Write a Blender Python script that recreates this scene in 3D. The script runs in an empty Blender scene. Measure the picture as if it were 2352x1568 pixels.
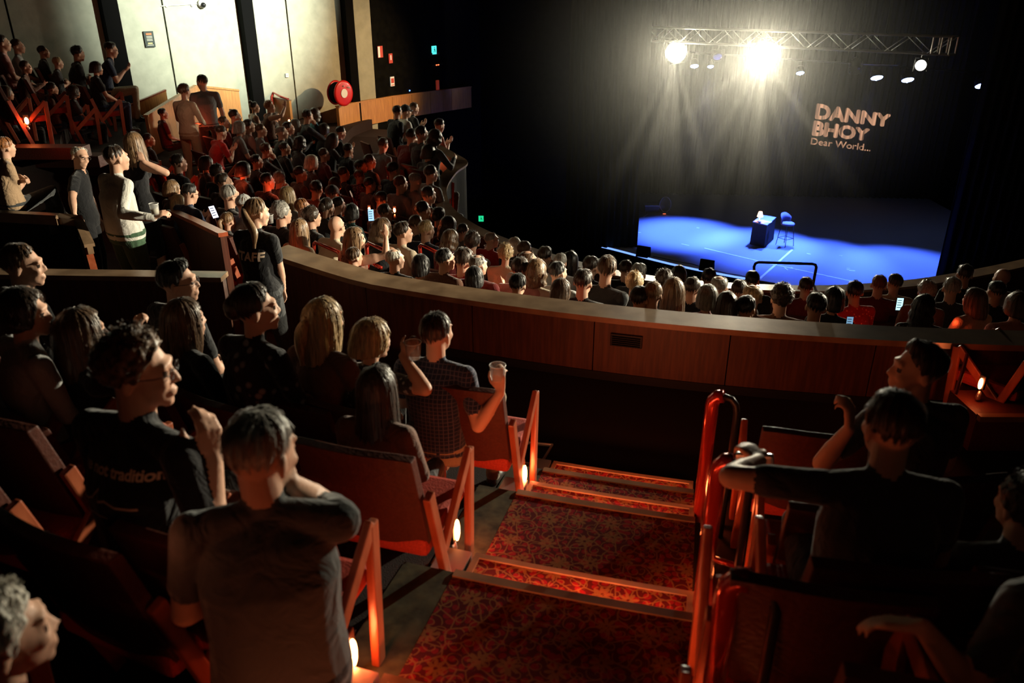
import bpy, bmesh, math, random
import numpy as np
from mathutils import Vector, Matrix, noise, Quaternion
R = math.radians
sc = bpy.context.scene
col = sc.collection
rng = random.Random(11)

# ------------------------------------------------------------------ camera
F, PITCH, H = 1800.0, R(24.3), 9.0
SP, CP = math.sin(PITCH), math.cos(PITCH)
cam_d = bpy.data.cameras.new('camera'); cam = bpy.data.objects.new('camera', cam_d); col.objects.link(cam)
cam_d.sensor_width = 36; cam_d.lens = 36 * F / 2352; cam_d.clip_start = 0.05; cam_d.clip_end = 200
cam.location = (0, 0, H); cam.rotation_euler = (R(90) - PITCH, 0, 0)
cam_d.dof.use_dof = True; cam_d.dof.focus_distance = 9.5; cam_d.dof.aperture_fstop = 2.6
sc.camera = cam

def at(px, py, d):
    """point seen at pixel (px, py) of the photograph, d metres deep"""
    u = (py - 784) / F * d
    return Vector(((px - 1176) / F * d, d * CP - u * SP, H - d * SP - u * CP))
def at_drop(px, py, drop):
    """the same, on the level `drop` metres below the camera"""
    return at(px, py, drop / (SP + (py - 784) / F * CP))
def at_y(px, py, y):
    return at(px, py, y / (CP - (py - 784) / F * SP))
CX, CY = 4.5, 18.3                      # centre of the curved seating
def pol(r, a, drop=0.0):
    a = R(a); return Vector((CX - r * math.sin(a), CY - r * math.cos(a), H - drop))
def topol(p):
    dx, dy = CX - p.x, CY - p.y
    return math.hypot(dx, dy), math.degrees(math.atan2(dx, dy))

# ------------------------------------------------------------------ view, world
sc.view_settings.view_transform = 'Standard'; sc.view_settings.look = 'None'
sc.view_settings.exposure = 0.0; sc.view_settings.gamma = 1; sc.view_settings.use_curve_mapping = False
try:
    sc.cycles.use_denoising = True; sc.cycles.denoiser = 'OPENIMAGEDENOISE'
    sc.cycles.max_bounces = 5; sc.cycles.diffuse_bounces = 2; sc.cycles.glossy_bounces = 2
    sc.cycles.transmission_bounces = 4; sc.cycles.volume_bounces = 0; sc.cycles.transparent_max_bounces = 6
    sc.cycles.sample_clamp_indirect = 3.0; sc.cycles.sample_clamp_direct = 0
    sc.cycles.volume_step_rate = 4; sc.cycles.caustics_reflective = False; sc.cycles.caustics_refractive = False
except Exception: pass
w = bpy.data.worlds.new('world'); sc.world = w; w.use_nodes = True
w.node_tree.nodes['Background'].inputs[0].default_value = (0.9, 0.62, 0.5, 1)
w.node_tree.nodes['Background'].inputs[1].default_value = 0.0008

def light(kind, name, loc, power, color, target=None, size=0.1, angle=60, blend=0.5, scatter=None):
    l = bpy.data.lights.new(name, kind); l.energy = power; l.color = color
    if kind == 'SPOT': l.spot_size = R(angle); l.spot_blend = blend; l.shadow_soft_size = size
    elif kind == 'POINT': l.shadow_soft_size = size
    elif kind == 'AREA': l.size = size
    o = bpy.data.objects.new(name, l); col.objects.link(o); o.location = loc
    if target is not None:
        o.rotation_euler = (Vector(target) - Vector(loc)).to_track_quat('-Z', 'Y').to_euler()
    if scatter is not None: l.volume_factor = scatter
    return o

# the two blinding front lamps hanging over the stage edge, and what they shine on
TL, TR = at(1264, 69, 27.5), at(2190, 105, 18.5)      # ends of the lighting truss
def truss_depth(px):
    lo, hi = 0.0, 1.0
    for _ in range(40):
        t = (lo + hi) / 2; p = TL.lerp(TR, t); d = p.y * CP + (H - p.z) * SP
        if p.x / d * F + 1176 < px: lo = t
        else: hi = t
    return d
LA = at(1553, 120, truss_depth(1553)); LB = at(1755, 128, truss_depth(1755))
WARM = (1.0, 0.90, 0.66)
# unseen profile lamp added overhead to sweep the concrete side wall
toc = lambda p: (Vector((0, 0, H)) - p).normalized() * .16
light('SPOT', 'wall_wash', (1.8, 13.0, 11.7), 15500, (.97, 1, .84), at(450, 0, 17.5), .10, 35, 1.0)
light('SPOT', 'barrier_wash', (3.4, 19.2, 9.4), 2600, (1, .62, .30), (-3.0, 20.4, 7.0), .06, 44, .9)  # unseen warm spot added to bring up the timber barrier
light('SPOT', 'house_wide', LA + toc(LA), 1200, WARM, (-3.5, 12.0, 6.0), .10, 60, .8)
light('SPOT', 'house_left', (13.0, 7.5, 9.6), 20000, WARM, (-4.6, 7.8, 7.0), .10, 20, 1.0)  # unseen spot added far right to light the standing group
light('SPOT', 'house_near', (12.3, 15.5, 9.45), 21000, WARM, (-3.3, 3.5, 7.8), .10, 22, .55)  # unseen spot added at the right for rims on the near rows
light('SPOT', 'house_mid', LB + toc(LB), 1500, WARM, (1.2, 8.0, 6.2), .10, 46, .9)
# blue wash of the LED lamps over the stage
BL = (0.05, 0.13, 1.0)
for px, py, d, tx, ty, p in ((1632, 152, 25.5, 6.0, 26.4, 14000), (1838, 167, 25.5, 8.2, 25.0, 12000), (2013, 178, 25.0, 9.6, 23.6, 8500), (2085, 183, 25.0, 12.0, 22.6, 8500)):
    light('SPOT', 'stage_wash', at(px, py, d) + Vector((0, 0, -.2)), p, BL, (tx, ty, 1.2), .15, 50, .8)
light('SPOT', 'stage_wash', at(2258, 196, 25) + Vector((0, 0, -.2)), 500, BL, at_drop(2230, 600, 7.8), .1, 16, .6, 2.0)

# ------------------------------------------------------------------ materials
MATS = {}
def nmat(name):
    m = bpy.data.materials.new(name); m.use_nodes = True
    nt = m.node_tree; b = nt.nodes['Principled BSDF']; return m, nt, b
def mat(name, c, rough=0.6, metal=0.0, bump=0.0, bscale=40, spec=0.3, var=0.0, coat=0.0):
    if name in MATS: return MATS[name]
    m, nt, b = nmat(name)
    b.inputs['Base Color'].default_value = (*c, 1); b.inputs['Roughness'].default_value = rough
    b.inputs['Metallic'].default_value = metal; b.inputs['Specular IOR Level'].default_value = spec
    b.inputs['Coat Weight'].default_value = coat
    if bump or var:
        tc = nt.nodes.new('ShaderNodeTexCoord'); n = nt.nodes.new('ShaderNodeTexNoise')
        n.inputs['Scale'].default_value = bscale; n.inputs['Detail'].default_value = 3
        nt.links.new(tc.outputs['Object'], n.inputs['Vector'])
        if bump:
            bp = nt.nodes.new('ShaderNodeBump'); bp.inputs['Strength'].default_value = bump; bp.inputs['Distance'].default_value = .02
            nt.links.new(n.outputs['Fac'], bp.inputs['Height']); nt.links.new(bp.outputs['Normal'], b.inputs['Normal'])
        if var:
            rp = nt.nodes.new('ShaderNodeValToRGB')
            rp.color_ramp.elements[0].position = .3; rp.color_ramp.elements[1].position = .7
            rp.color_ramp.elements[0].color = (*[x * (1 - var) for x in c], 1); rp.color_ramp.elements[1].color = (*[min(1, x * (1 + var)) for x in c], 1)
            nt.links.new(n.outputs['Fac'], rp.inputs['Fac']); nt.links.new(rp.outputs['Color'], b.inputs['Base Color'])
    MATS[name] = m; return m
def emat(name, c, s):
    if name in MATS: return MATS[name]
    m, nt, b = nmat(name)
    b.inputs['Base Color'].default_value = (*[min(1, x) for x in c], 1)
    b.inputs['Emission Color'].default_value = (*c, 1); b.inputs['Emission Strength'].default_value = s
    MATS[name] = m; return m
def wood(name, c1, c2, rough=.42, scale=(1, 1, 14), coat=.25):
    if name in MATS: return MATS[name]
    m, nt, b = nmat(name)
    tc = nt.nodes.new('ShaderNodeTexCoord'); mp = nt.nodes.new('ShaderNodeMapping')
    mp.inputs['Scale'].default_value = (14 / scale[0], 14 / scale[1], 14 / scale[2])
    n = nt.nodes.new('ShaderNodeTexNoise'); n.inputs['Scale'].default_value = 3; n.inputs['Detail'].default_value = 5
    rp = nt.nodes.new('ShaderNodeValToRGB'); rp.color_ramp.elements[0].position = .35; rp.color_ramp.elements[1].position = .68
    rp.color_ramp.elements[0].color = (*c1, 1); rp.color_ramp.elements[1].color = (*c2, 1)
    nt.links.new(tc.outputs['Object'], mp.inputs['Vector']); nt.links.new(mp.outputs[0], n.inputs['Vector'])
    nt.links.new(n.outputs['Fac'], rp.inputs['Fac']); nt.links.new(rp.outputs['Color'], b.inputs['Base Color'])
    bp = nt.nodes.new('ShaderNodeBump'); bp.inputs['Strength'].default_value = .08; bp.inputs['Distance'].default_value = .01
    nt.links.new(n.outputs['Fac'], bp.inputs['Height']); nt.links.new(bp.outputs['Normal'], b.inputs['Normal'])
    b.inputs['Roughness'].default_value = rough; b.inputs['Coat Weight'].default_value = coat; b.inputs['Coat Roughness'].default_value = .3
    MATS[name] = m; return m
def cloth(name, c, kind='plain'):
    key = 'cloth_' + name
    if key in MATS: return MATS[key]
    m, nt, b = nmat(key); L = nt.links
    tc = nt.nodes.new('ShaderNodeTexCoord'); n = nt.nodes.new('ShaderNodeTexNoise')
    n.inputs['Scale'].default_value = 9; n.inputs['Detail'].default_value = 4; n.inputs['Distortion'].default_value = 1.2
    L.new(tc.outputs['Object'], n.inputs['Vector'])
    bp = nt.nodes.new('ShaderNodeBump'); bp.inputs['Strength'].default_value = .7; bp.inputs['Distance'].default_value = .03
    L.new(n.outputs['Fac'], bp.inputs['Height']); L.new(bp.outputs['Normal'], b.inputs['Normal'])
    b.inputs['Base Color'].default_value = (*c, 1); b.inputs['Roughness'].default_value = .85; b.inputs['Specular IOR Level'].default_value = .15
    b.inputs['Sheen Weight'].default_value = .25
    def ramp(src, a, bcol, p0, p1):
        rp = nt.nodes.new('ShaderNodeValToRGB'); rp.color_ramp.elements[0].position = p0; rp.color_ramp.elements[1].position = p1
        rp.color_ramp.elements[0].color = (*a, 1); rp.color_ramp.elements[1].color = (*bcol, 1)
        L.new(src, rp.inputs['Fac']); return rp.outputs['Color']
    if kind == 'plaid':
        outs = []
        for ax in (0, 2):
            wv = nt.nodes.new('ShaderNodeTexWave'); wv.bands_direction = 'XYZ'[ax]; wv.inputs['Scale'].default_value = 13
            L.new(tc.outputs['Object'], wv.inputs['Vector']); outs.append(ramp(wv.outputs['Fac'], (0, 0, 0), (1, 1, 1), .9, .97))
        mx = nt.nodes.new('ShaderNodeMath'); mx.operation = 'MAXIMUM'; L.new(outs[0], mx.inputs[0]); L.new(outs[1], mx.inputs[1])
        L.new(ramp(mx.outputs[0], c, (.10, .10, .15), 0, 1), b.inputs['Base Color'])
    elif kind in ('floral', 'pattern'):
        v = nt.nodes.new('ShaderNodeTexVoronoi'); v.inputs['Scale'].default_value = 16 if kind == 'floral' else 30
        L.new(tc.outputs['Object'], v.inputs['Vector'])
        L.new(ramp(v.outputs['Distance'], [min(1, x * 6 + .16) for x in c], c, .18, .34), b.inputs['Base Color'])
    elif kind == 'stripe':
        wv = nt.nodes.new('ShaderNodeTexWave'); wv.bands_direction = 'Z'; wv.inputs['Scale'].default_value = 7
        L.new(tc.outputs['Object'], wv.inputs['Vector']); L.new(ramp(wv.outputs['Fac'], c, (.04, .05, .08), .4, .5), b.inputs['Base Color'])
    MATS[key] = m; return m
def hairmat(name, c):
    key = 'hair_' + name
    if key in MATS: return MATS[key]
    m, nt, b = nmat(key); L = nt.links
    tc = nt.nodes.new('ShaderNodeTexCoord'); mp = nt.nodes.new('ShaderNodeMapping'); mp.inputs['Scale'].default_value = (90, 90, 7)
    n = nt.nodes.new('ShaderNodeTexNoise'); n.inputs['Scale'].default_value = 1; n.inputs['Detail'].default_value = 3
    L.new(tc.outputs['Object'], mp.inputs[0]); L.new(mp.outputs[0], n.inputs['Vector'])
    rp = nt.nodes.new('ShaderNodeValToRGB'); rp.color_ramp.elements[0].position = .3; rp.color_ramp.elements[1].position = .7
    rp.color_ramp.elements[0].color = (*[x * .5 for x in c], 1); rp.color_ramp.elements[1].color = (*[min(1, x * 1.45) for x in c], 1)
    L.new(n.outputs['Fac'], rp.inputs['Fac']); L.new(rp.outputs['Color'], b.inputs['Base Color'])
    bp = nt.nodes.new('ShaderNodeBump'); bp.inputs['Strength'].default_value = .5; bp.inputs['Distance'].default_value = .006
    L.new(n.outputs['Fac'], bp.inputs['Height']); L.new(bp.outputs['Normal'], b.inputs['Normal'])
    b.inputs['Roughness'].default_value = .42; b.inputs['Specular IOR Level'].default_value = .5
    b.inputs['Sheen Weight'].default_value = .35; b.inputs['Sheen Roughness'].default_value = .3
    MATS[key] = m; return m

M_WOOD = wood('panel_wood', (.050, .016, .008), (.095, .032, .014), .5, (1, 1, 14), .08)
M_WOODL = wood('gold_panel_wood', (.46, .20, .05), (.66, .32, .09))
M_COPE = wood('coping_wood', (.17, .10, .055), (.30, .19, .11), .3, (8, 8, 8), .5)
M_FRAME = wood('chair_wood', (.30, .065, .025), (.42, .11, .045), .35, (2, 2, 8), .4)
M_VINYL = mat('seat_vinyl', (.085, .024, .015), .5, bump=.15, bscale=60, var=.15)
M_SEATR = mat('red_upholstery', (.42, .045, .025), .75, bump=.2, bscale=120, var=.2)
M_DARK = mat('dark_carpet', (.022, .014, .012), .95, bump=.2, bscale=150, var=.3)
M_BLACK = mat('black_paint', (.004, .004, .004), .9, spec=.05)
M_BLKSAT = mat('black_satin', (.015, .015, .016), .35)
M_CONC = mat('concrete', (.42, .44, .35), .9, bump=.25, bscale=5, var=.10)
M_DWALL = mat('black_wall', (.006, .006, .005), .95, spec=.02, bump=.2, bscale=6, var=.3)
M_TERR = mat('seating_step_carpet', (.020, .009, .008), .95, bump=.2, bscale=100, var=.3)
M_RAILRED = mat('red_tube', (.45, .03, .015), .18, metal=.55, spec=.6, coat=.8)
M_CHROME = mat('brushed_metal', (.62, .58, .54), .3, metal=.9)
M_ALU = mat('aluminium', (.55, .55, .53), .4, metal=.3)
M_WHITE = mat('white_plastic', (.8, .8, .78), .5)
M_RED = mat('fire_red', (.62, .015, .015), .35, coat=.5)
M_GLASS, _nt, _b = nmat('clear_glass'); _b.inputs['Transmission Weight'].default_value = 1; _b.inputs['Roughness'].default_value = .04; _b.inputs['IOR'].default_value = 1.3; _b.inputs['Transmission Weight'].default_value = 0; _b.inputs['Alpha'].default_value = .28; _b.inputs['Base Color'].default_value = (.7, .7, .68, 1); _b.inputs['Specular IOR Level'].default_value = 1
E_AISLE = emat('aisle_lamp_lens', (1.0, .26, .07), 55)
E_STAGE = emat('stage_lamp_lens', (1.0, .93, .70), 260)

# ------------------------------------------------------------------ mesh helpers
class MB:
    def __init__(s): s.v = []; s.f = []
    def add(s, vs, fs):
        n = len(s.v); s.v += [tuple(v) for v in vs]; s.f += [tuple(n + i for i in f) for f in fs]; return s
    def box(s, c, d, M=None, bev=0):
        x, y, z = d[0] / 2, d[1] / 2, d[2] / 2
        vs = [Vector((sx * x, sy * y, sz * z)) for sz in (-1, 1) for sy in (-1, 1) for sx in (-1, 1)]
        if M is not None: vs = [M.to_3x3() @ v for v in vs]
        c = Vector(c)
        return s.add([v + c for v in vs], [(0, 2, 3, 1), (4, 5, 7, 6), (0, 1, 5, 4), (2, 6, 7, 3), (0, 4, 6, 2), (1, 3, 7, 5)])
    def bar(s, p0, p1, w, t, up=(0, 0, 1)):
        """board from p0 to p1, w wide (across, in the plane of up) and t thick"""
        p0, p1 = Vector(p0), Vector(p1); d = (p1 - p0).normalized(); up = Vector(up)
        a = d.cross(up)
        if a.length < 1e-4: a = d.cross(Vector((1, 0, 0)))
        a.normalize(); b = a.cross(d).normalized()
        vs = []
        for p in (p0, p1):
            for (i, j) in ((-1, -1), (1, -1), (1, 1), (-1, 1)): vs.append(p + a * (i * t / 2) + b * (j * w / 2))
        return s.add(vs, [(3, 2, 1, 0), (4, 5, 6, 7), (0, 1, 5, 4), (1, 2, 6, 5), (2, 3, 7, 6), (3, 0, 4, 7)])
    def tube(s, pts, r, n=10, caps=True):
        pts = [Vector(p) for p in pts]; rs = r if isinstance(r, (list, tuple)) else [r] * len(pts)
        d = (pts[1] - pts[0]).normalized(); a = d.orthogonal().normalized(); rings = []
        for i, p in enumerate(pts):
            if i == 0: t = pts[1] - pts[0]
            elif i == len(pts) - 1: t = pts[-1] - pts[-2]
            else: t = (pts[i + 1] - pts[i]).normalized() + (pts[i] - pts[i - 1]).normalized()
            t.normalize(); a = (a - t * a.dot(t)).normalized(); b = t.cross(a)
            rings.append([p + (a * math.cos(2 * math.pi * k / n) + b * math.sin(2 * math.pi * k / n)) * rs[i] for k in range(n)])
        vs = [v for rg in rings for v in rg]; fs = []
        for i in range(len(pts) - 1):
            for k in range(n): fs.append((i * n + k, i * n + (k + 1) % n, (i + 1) * n + (k + 1) % n, (i + 1) * n + k))
        if caps: fs.append(tuple(range(n - 1, -1, -1))); fs.append(tuple((len(pts) - 1) * n + k for k in range(n)))
        return s.add(vs, fs)
    def lathe(s, prof, c=(0, 0, 0), n=20, axis=None):
        """prof: list of (radius, height) turned about axis through c"""
        q = Vector((0, 0, 1)).rotation_difference(Vector(axis)) if axis is not None else Quaternion()
        c = Vector(c); vs = []; fs = []
        for r_, z in prof:
            for k in range(n):
                vs.append(c + q @ Vector((r_ * math.cos(2 * math.pi * k / n), r_ * math.sin(2 * math.pi * k / n), z)))
        for i in range(len(prof) - 1):
            for k in range(n): fs.append((i * n + k, i * n + (k + 1) % n, (i + 1) * n + (k + 1) % n, (i + 1) * n + k))
        fs.append(tuple(range(n - 1, -1, -1))); fs.append(tuple((len(prof) - 1) * n + k for k in range(n)))
        return s.add(vs, fs)
    def ell(s, c, r, M=None, n=12, m=8):
        c = Vector(c); vs = []; fs = []
        for i in range(m + 1):
            th = math.pi * i / m
            for k in range(n):
                v = Vector((r[0] * math.sin(th) * math.cos(2 * math.pi * k / n), r[1] * math.sin(th) * math.sin(2 * math.pi * k / n), r[2] * math.cos(th)))
                vs.append(c + (M.to_3x3() @ v if M is not None else v))
        for i in range(m):
            for k in range(n): fs.append((i * n + k, (i + 1) * n + k, (i + 1) * n + (k + 1) % n, i * n + (k + 1) % n))
        return s.add(vs, fs)
    def prism(s, pts, z0, z1):
        n = len(pts)
        vs = [(p[0], p[1], z0) for p in pts] + [(p[0], p[1], z1) for p in pts]
        return s.add(vs, [tuple(range(n - 1, -1, -1)), tuple(range(n, 2 * n))] + [(i, (i + 1) % n, n + (i + 1) % n, n + i) for i in range(n)])
    def mesh(s, name, smooth=False, bev=0.0):
        me = bpy.data.meshes.new(name); me.from_pydata(s.v, [], s.f)
        bm = bmesh.new(); bm.from_mesh(me); bmesh.ops.remove_doubles(bm, verts=bm.verts, dist=1e-6)
        bmesh.ops.recalc_face_normals(bm, faces=bm.faces)
        if bev: bmesh.ops.bevel(bm, geom=[e for e in bm.edges if len(e.link_faces) == 2 and e.calc_face_angle(0) > .6], offset=bev, segments=2, affect='EDGES', profile=.6)
        bm.to_mesh(me); bm.free()
        if smooth: me.shade_smooth()
        return me
def link(name, me, m, parent=None, M=None):
    if m is not None and not me.materials: me.materials.append(m)
    o = bpy.data.objects.new(name, me); col.objects.link(o)
    if parent is not None: o.parent = parent
    if M is not None: o.matrix_local = M
    return o
def build(name, mb, m, parent=None, smooth=False, bev=0.0): return link(name, mb.mesh(name, smooth, bev), m, parent)
def tag(o, label, cat, group=None, kind=None):
    if label: o['label'] = label
    if cat: o['category'] = cat
    if group: o['group'] = group
    if kind: o['kind'] = kind
    return o
def empty(name, loc=(0, 0, 0), yaw=0.0, s=1.0):
    o = bpy.data.objects.new(name, None); col.objects.link(o); o.empty_display_size = .1
    o.location = loc; o.rotation_euler = (0, 0, yaw); o.scale = (s, s, s); return o
def struct(o, label=None):
    o['kind'] = 'structure'
    if label: o['label'] = label
    return o
def yaw_to(d): return math.atan2(-d[0], d[1])
def lerp(a, b, t): return a + (b - a) * t
def interp(x, tab):
    if x <= tab[0][0]: return tab[0][1]
    for (x0, y0), (x1, y1) in zip(tab, tab[1:]):
        if x <= x1: return y0 + (y1 - y0) * (x - x0) / (x1 - x0)
    return tab[-1][1]
# ------------------------------------------------------------------ people
SKINS = [mat('skin_light', (.62, .36, .25), .5, bump=.05, bscale=80), mat('skin_mid', (.50, .27, .17), .5, bump=.05, bscale=80),
         mat('skin_tan', (.38, .19, .11), .5, bump=.05, bscale=80), mat('skin_dark', (.16, .075, .045), .45, bump=.05, bscale=80)]
M_EYE = mat('eye_dark', (.05, .035, .03), .15)
M_SHOE = mat('shoe_leather', (.03, .025, .02), .5)
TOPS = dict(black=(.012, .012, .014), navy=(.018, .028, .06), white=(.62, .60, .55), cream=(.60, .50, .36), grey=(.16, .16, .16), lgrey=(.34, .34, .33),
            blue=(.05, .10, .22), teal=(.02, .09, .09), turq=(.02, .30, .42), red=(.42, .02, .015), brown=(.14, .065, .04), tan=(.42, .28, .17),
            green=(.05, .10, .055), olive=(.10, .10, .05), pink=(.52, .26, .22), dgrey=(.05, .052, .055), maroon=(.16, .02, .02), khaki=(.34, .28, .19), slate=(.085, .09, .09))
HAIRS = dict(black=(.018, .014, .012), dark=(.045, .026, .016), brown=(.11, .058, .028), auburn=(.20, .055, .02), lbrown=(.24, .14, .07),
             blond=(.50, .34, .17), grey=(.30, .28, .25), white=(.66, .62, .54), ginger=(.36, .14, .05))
def topm(n):
    if ':' in n: c, k = n.split(':'); return cloth(n.replace(':', '_'), TOPS[c], k)
    return cloth(n, TOPS[n])

class Shapes:
    def __init__(s): s.mb = MB(); s.seg = []         # seg: p0, p1, r0, r1, tag
    def cap(s, p0, p1, r0, r1, tag, n=12):
        p0, p1 = Vector(p0), Vector(p1); d = p1 - p0; L = d.length
        q = Vector((0, 0, 1)).rotation_difference(d); vs = []; fs = []; rings = []
        for i in range(4): a = math.pi / 2 * (1 - i / 3.0); rings.append((r0 * math.cos(a), -r0 * math.sin(a)))
        for i in range(4): a = math.pi / 2 * (i / 3.0); rings.append((r1 * math.cos(a), L + r1 * math.sin(a)))
        for r_, z in rings:
            for k in range(n): vs.append(p0 + q @ Vector((max(r_, 1e-5) * math.cos(2 * math.pi * k / n), max(r_, 1e-5) * math.sin(2 * math.pi * k / n), z)))
        for i in range(len(rings) - 1):
            for k in range(n): fs.append((i * n + k, i * n + (k + 1) % n, (i + 1) * n + (k + 1) % n, (i + 1) * n + k))
        s.mb.add(vs, fs); s.seg.append((p0, p1, r0, r1, tag))
    def ell(s, c, r, M, tag, segs=None):
        s.mb.ell(c, r, M, 14, 10)
        k = max(range(3), key=lambda i: r[i]); m = sorted(r)[1]; ax = Vector((0, 0, 0)); ax[k] = max(r[k] - m, 0)
        if M is not None: ax = M.to_3x3() @ ax
        c = Vector(c); s.seg.append((c - ax, c + ax, m, m, tag))
    def loft(s, rows, tag, n=18):
        """rows: (centre, side unit vector, front unit vector, a, b); closed by small end caps"""
        vs = []; fs = []
        rows = [tuple(rows[0][:3]) + (rows[0][3] * .35, rows[0][4] * .35)] + list(rows) + [tuple(rows[-1][:3]) + (rows[-1][3] * .35, rows[-1][4] * .35)]
        for c, sd, fr, a, b in rows:
            for k in range(n):
                t = 2 * math.pi * k / n; ct, st = math.cos(t), math.sin(t)
                vs.append(Vector(c) + sd * (a * abs(ct) ** .85 * (1 if ct > 0 else -1)) + fr * (b * abs(st) ** .9 * (1 if st > 0 else -1)))
        for i in range(len(rows) - 1):
            for k in range(n): fs.append((i * n + k, i * n + (k + 1) % n, (i + 1) * n + (k + 1) % n, (i + 1) * n + k))
        fs.append(tuple(range(n - 1, -1, -1))); fs.append(tuple((len(rows) - 1) * n + k for k in range(n)))
        s.mb.add(vs, fs)
        for (c, sd, fr, a, b), (c2, sd2, fr2, a2, b2) in zip(rows[1:-1], rows[2:-1]):
            for q in (-.5, 0, .5):
                s.seg.append((Vector(c) + sd * a * q, Vector(c2) + sd2 * a2 * q, min(a, b) * .95, min(a2, b2) * .95, tag))
SKIN, TOP, BOT, SHOE, EYE = range(5)

def add_head(S, M, jaw=1.0, nose=1.0):
    def P(x, y, z): return M @ Vector((x, y, z))
    S.ell(P(0, -.012, .03), (.074, .094, .088), M, SKIN)
    S.ell(P(0, .028, -.01), (.062, .066, .085), M, SKIN)
    S.ell(P(0, .034, -.055), (.052 * jaw, .056, .055), M, SKIN)
    S.ell(P(0, .070, -.094), (.026 * jaw, .022, .020), M, SKIN)
    S.ell(P(0, .082, .034), (.050, .016, .012), M, SKIN)
    S.cap(P(0, .090, .020), P(0, .105 + .005 * nose, -.022), .008, .0108 * nose, SKIN, 8)
    for sx in (-1, 1):
        S.ell(P(sx * .012, .098, -.026), (.009, .010, .008), M, SKIN)
        S.ell(P(sx * .034, .066, -.022), (.022, .026, .024), M, SKIN)
        S.ell(P(sx * .031, .081, .008), (.0135, .010, .0075), M, EYE)
        Me = M @ Matrix.Rotation(sx * .35, 4, 'Z') @ Matrix.Rotation(-.2, 4, 'X')
        S.ell(P(sx * .079, -.012, -.008), (.010, .020, .032), Me, SKIN)
    S.ell(P(0, .092, -.055), (.024, .012, .0075), M, SKIN); S.ell(P(0, .090, -.068), (.021, .012, .008), M, SKIN)

def add_hand(S, wr, fwd, nrm, side, curl=.35, k=1.0, rf=.0088, grip=0.0):
    """palm and five bent fingers; nrm points out of the back of the hand; side +1: thumb on fwd x nrm side"""
    wr = Vector(wr); f = Vector(fwd).normalized(); n = Vector(nrm); n = (n - f * n.dot(f)).normalized(); s = f.cross(n) * side
    for i in range(4):
        o = (i - 1.5) * .019 * k
        kn = wr + f * (.088 - .004 * abs(i - 1)) * k - s * o * -1 + n * .004
        base = wr + f * .012 * k + s * o * .6
        kn = wr + f * (.086 - .005 * abs(i - 1)) * k + s * (-o)
        S.cap(wr + f * .01 * k + s * (-o * .55), kn, .0155 * k, .0125 * k, SKIN, 8)
        ln = (.040, .045, .041, .032)[i] * k; a = curl + i * .05; p = kn; ang = grip
        for j in range(3):
            ang += a * (1.0 if j else .7); d = f * math.cos(ang) - n * math.sin(ang)
            q = p + d * ln * (1, .65, .5)[j]; S.cap(p, q, rf * k * (1 - .07 * j), rf * k * (.94 - .1 * j), SKIN, 8); p = q
    t0 = wr + f * .022 * k + s * .022 * k; t1 = t0 + (f * .55 + s * .75 - n * .25).normalized() * .042 * k
    t2 = t1 + (f * .8 + s * .35 - n * (.3 + grip * .4)).normalized() * .032 * k; t3 = t2 + (f * .85 + s * .0 - n * (.4 + grip * .4)).normalized() * .024 * k
    S.cap(t0, t1, .016 * k, .0125 * k, SKIN, 8); S.cap(t1, t2, .0115 * k, .010 * k, SKIN, 8); S.cap(t2, t3, .010 * k, .0085 * k, SKIN, 8)

def ik(a, c, l1, l2, pole):
    a, c, pole = Vector(a), Vector(c), Vector(pole); d = c - a; L = min(d.length, (l1 + l2) * .995); u = d.normalized(); c = a + u * L
    x = (l1 * l1 - l2 * l2 + L * L) / (2 * L); h = math.sqrt(max(l1 * l1 - x * x, 0)); p = (pole - u * pole.dot(u)).normalized()
    return a + u * x + p * h, c

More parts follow.
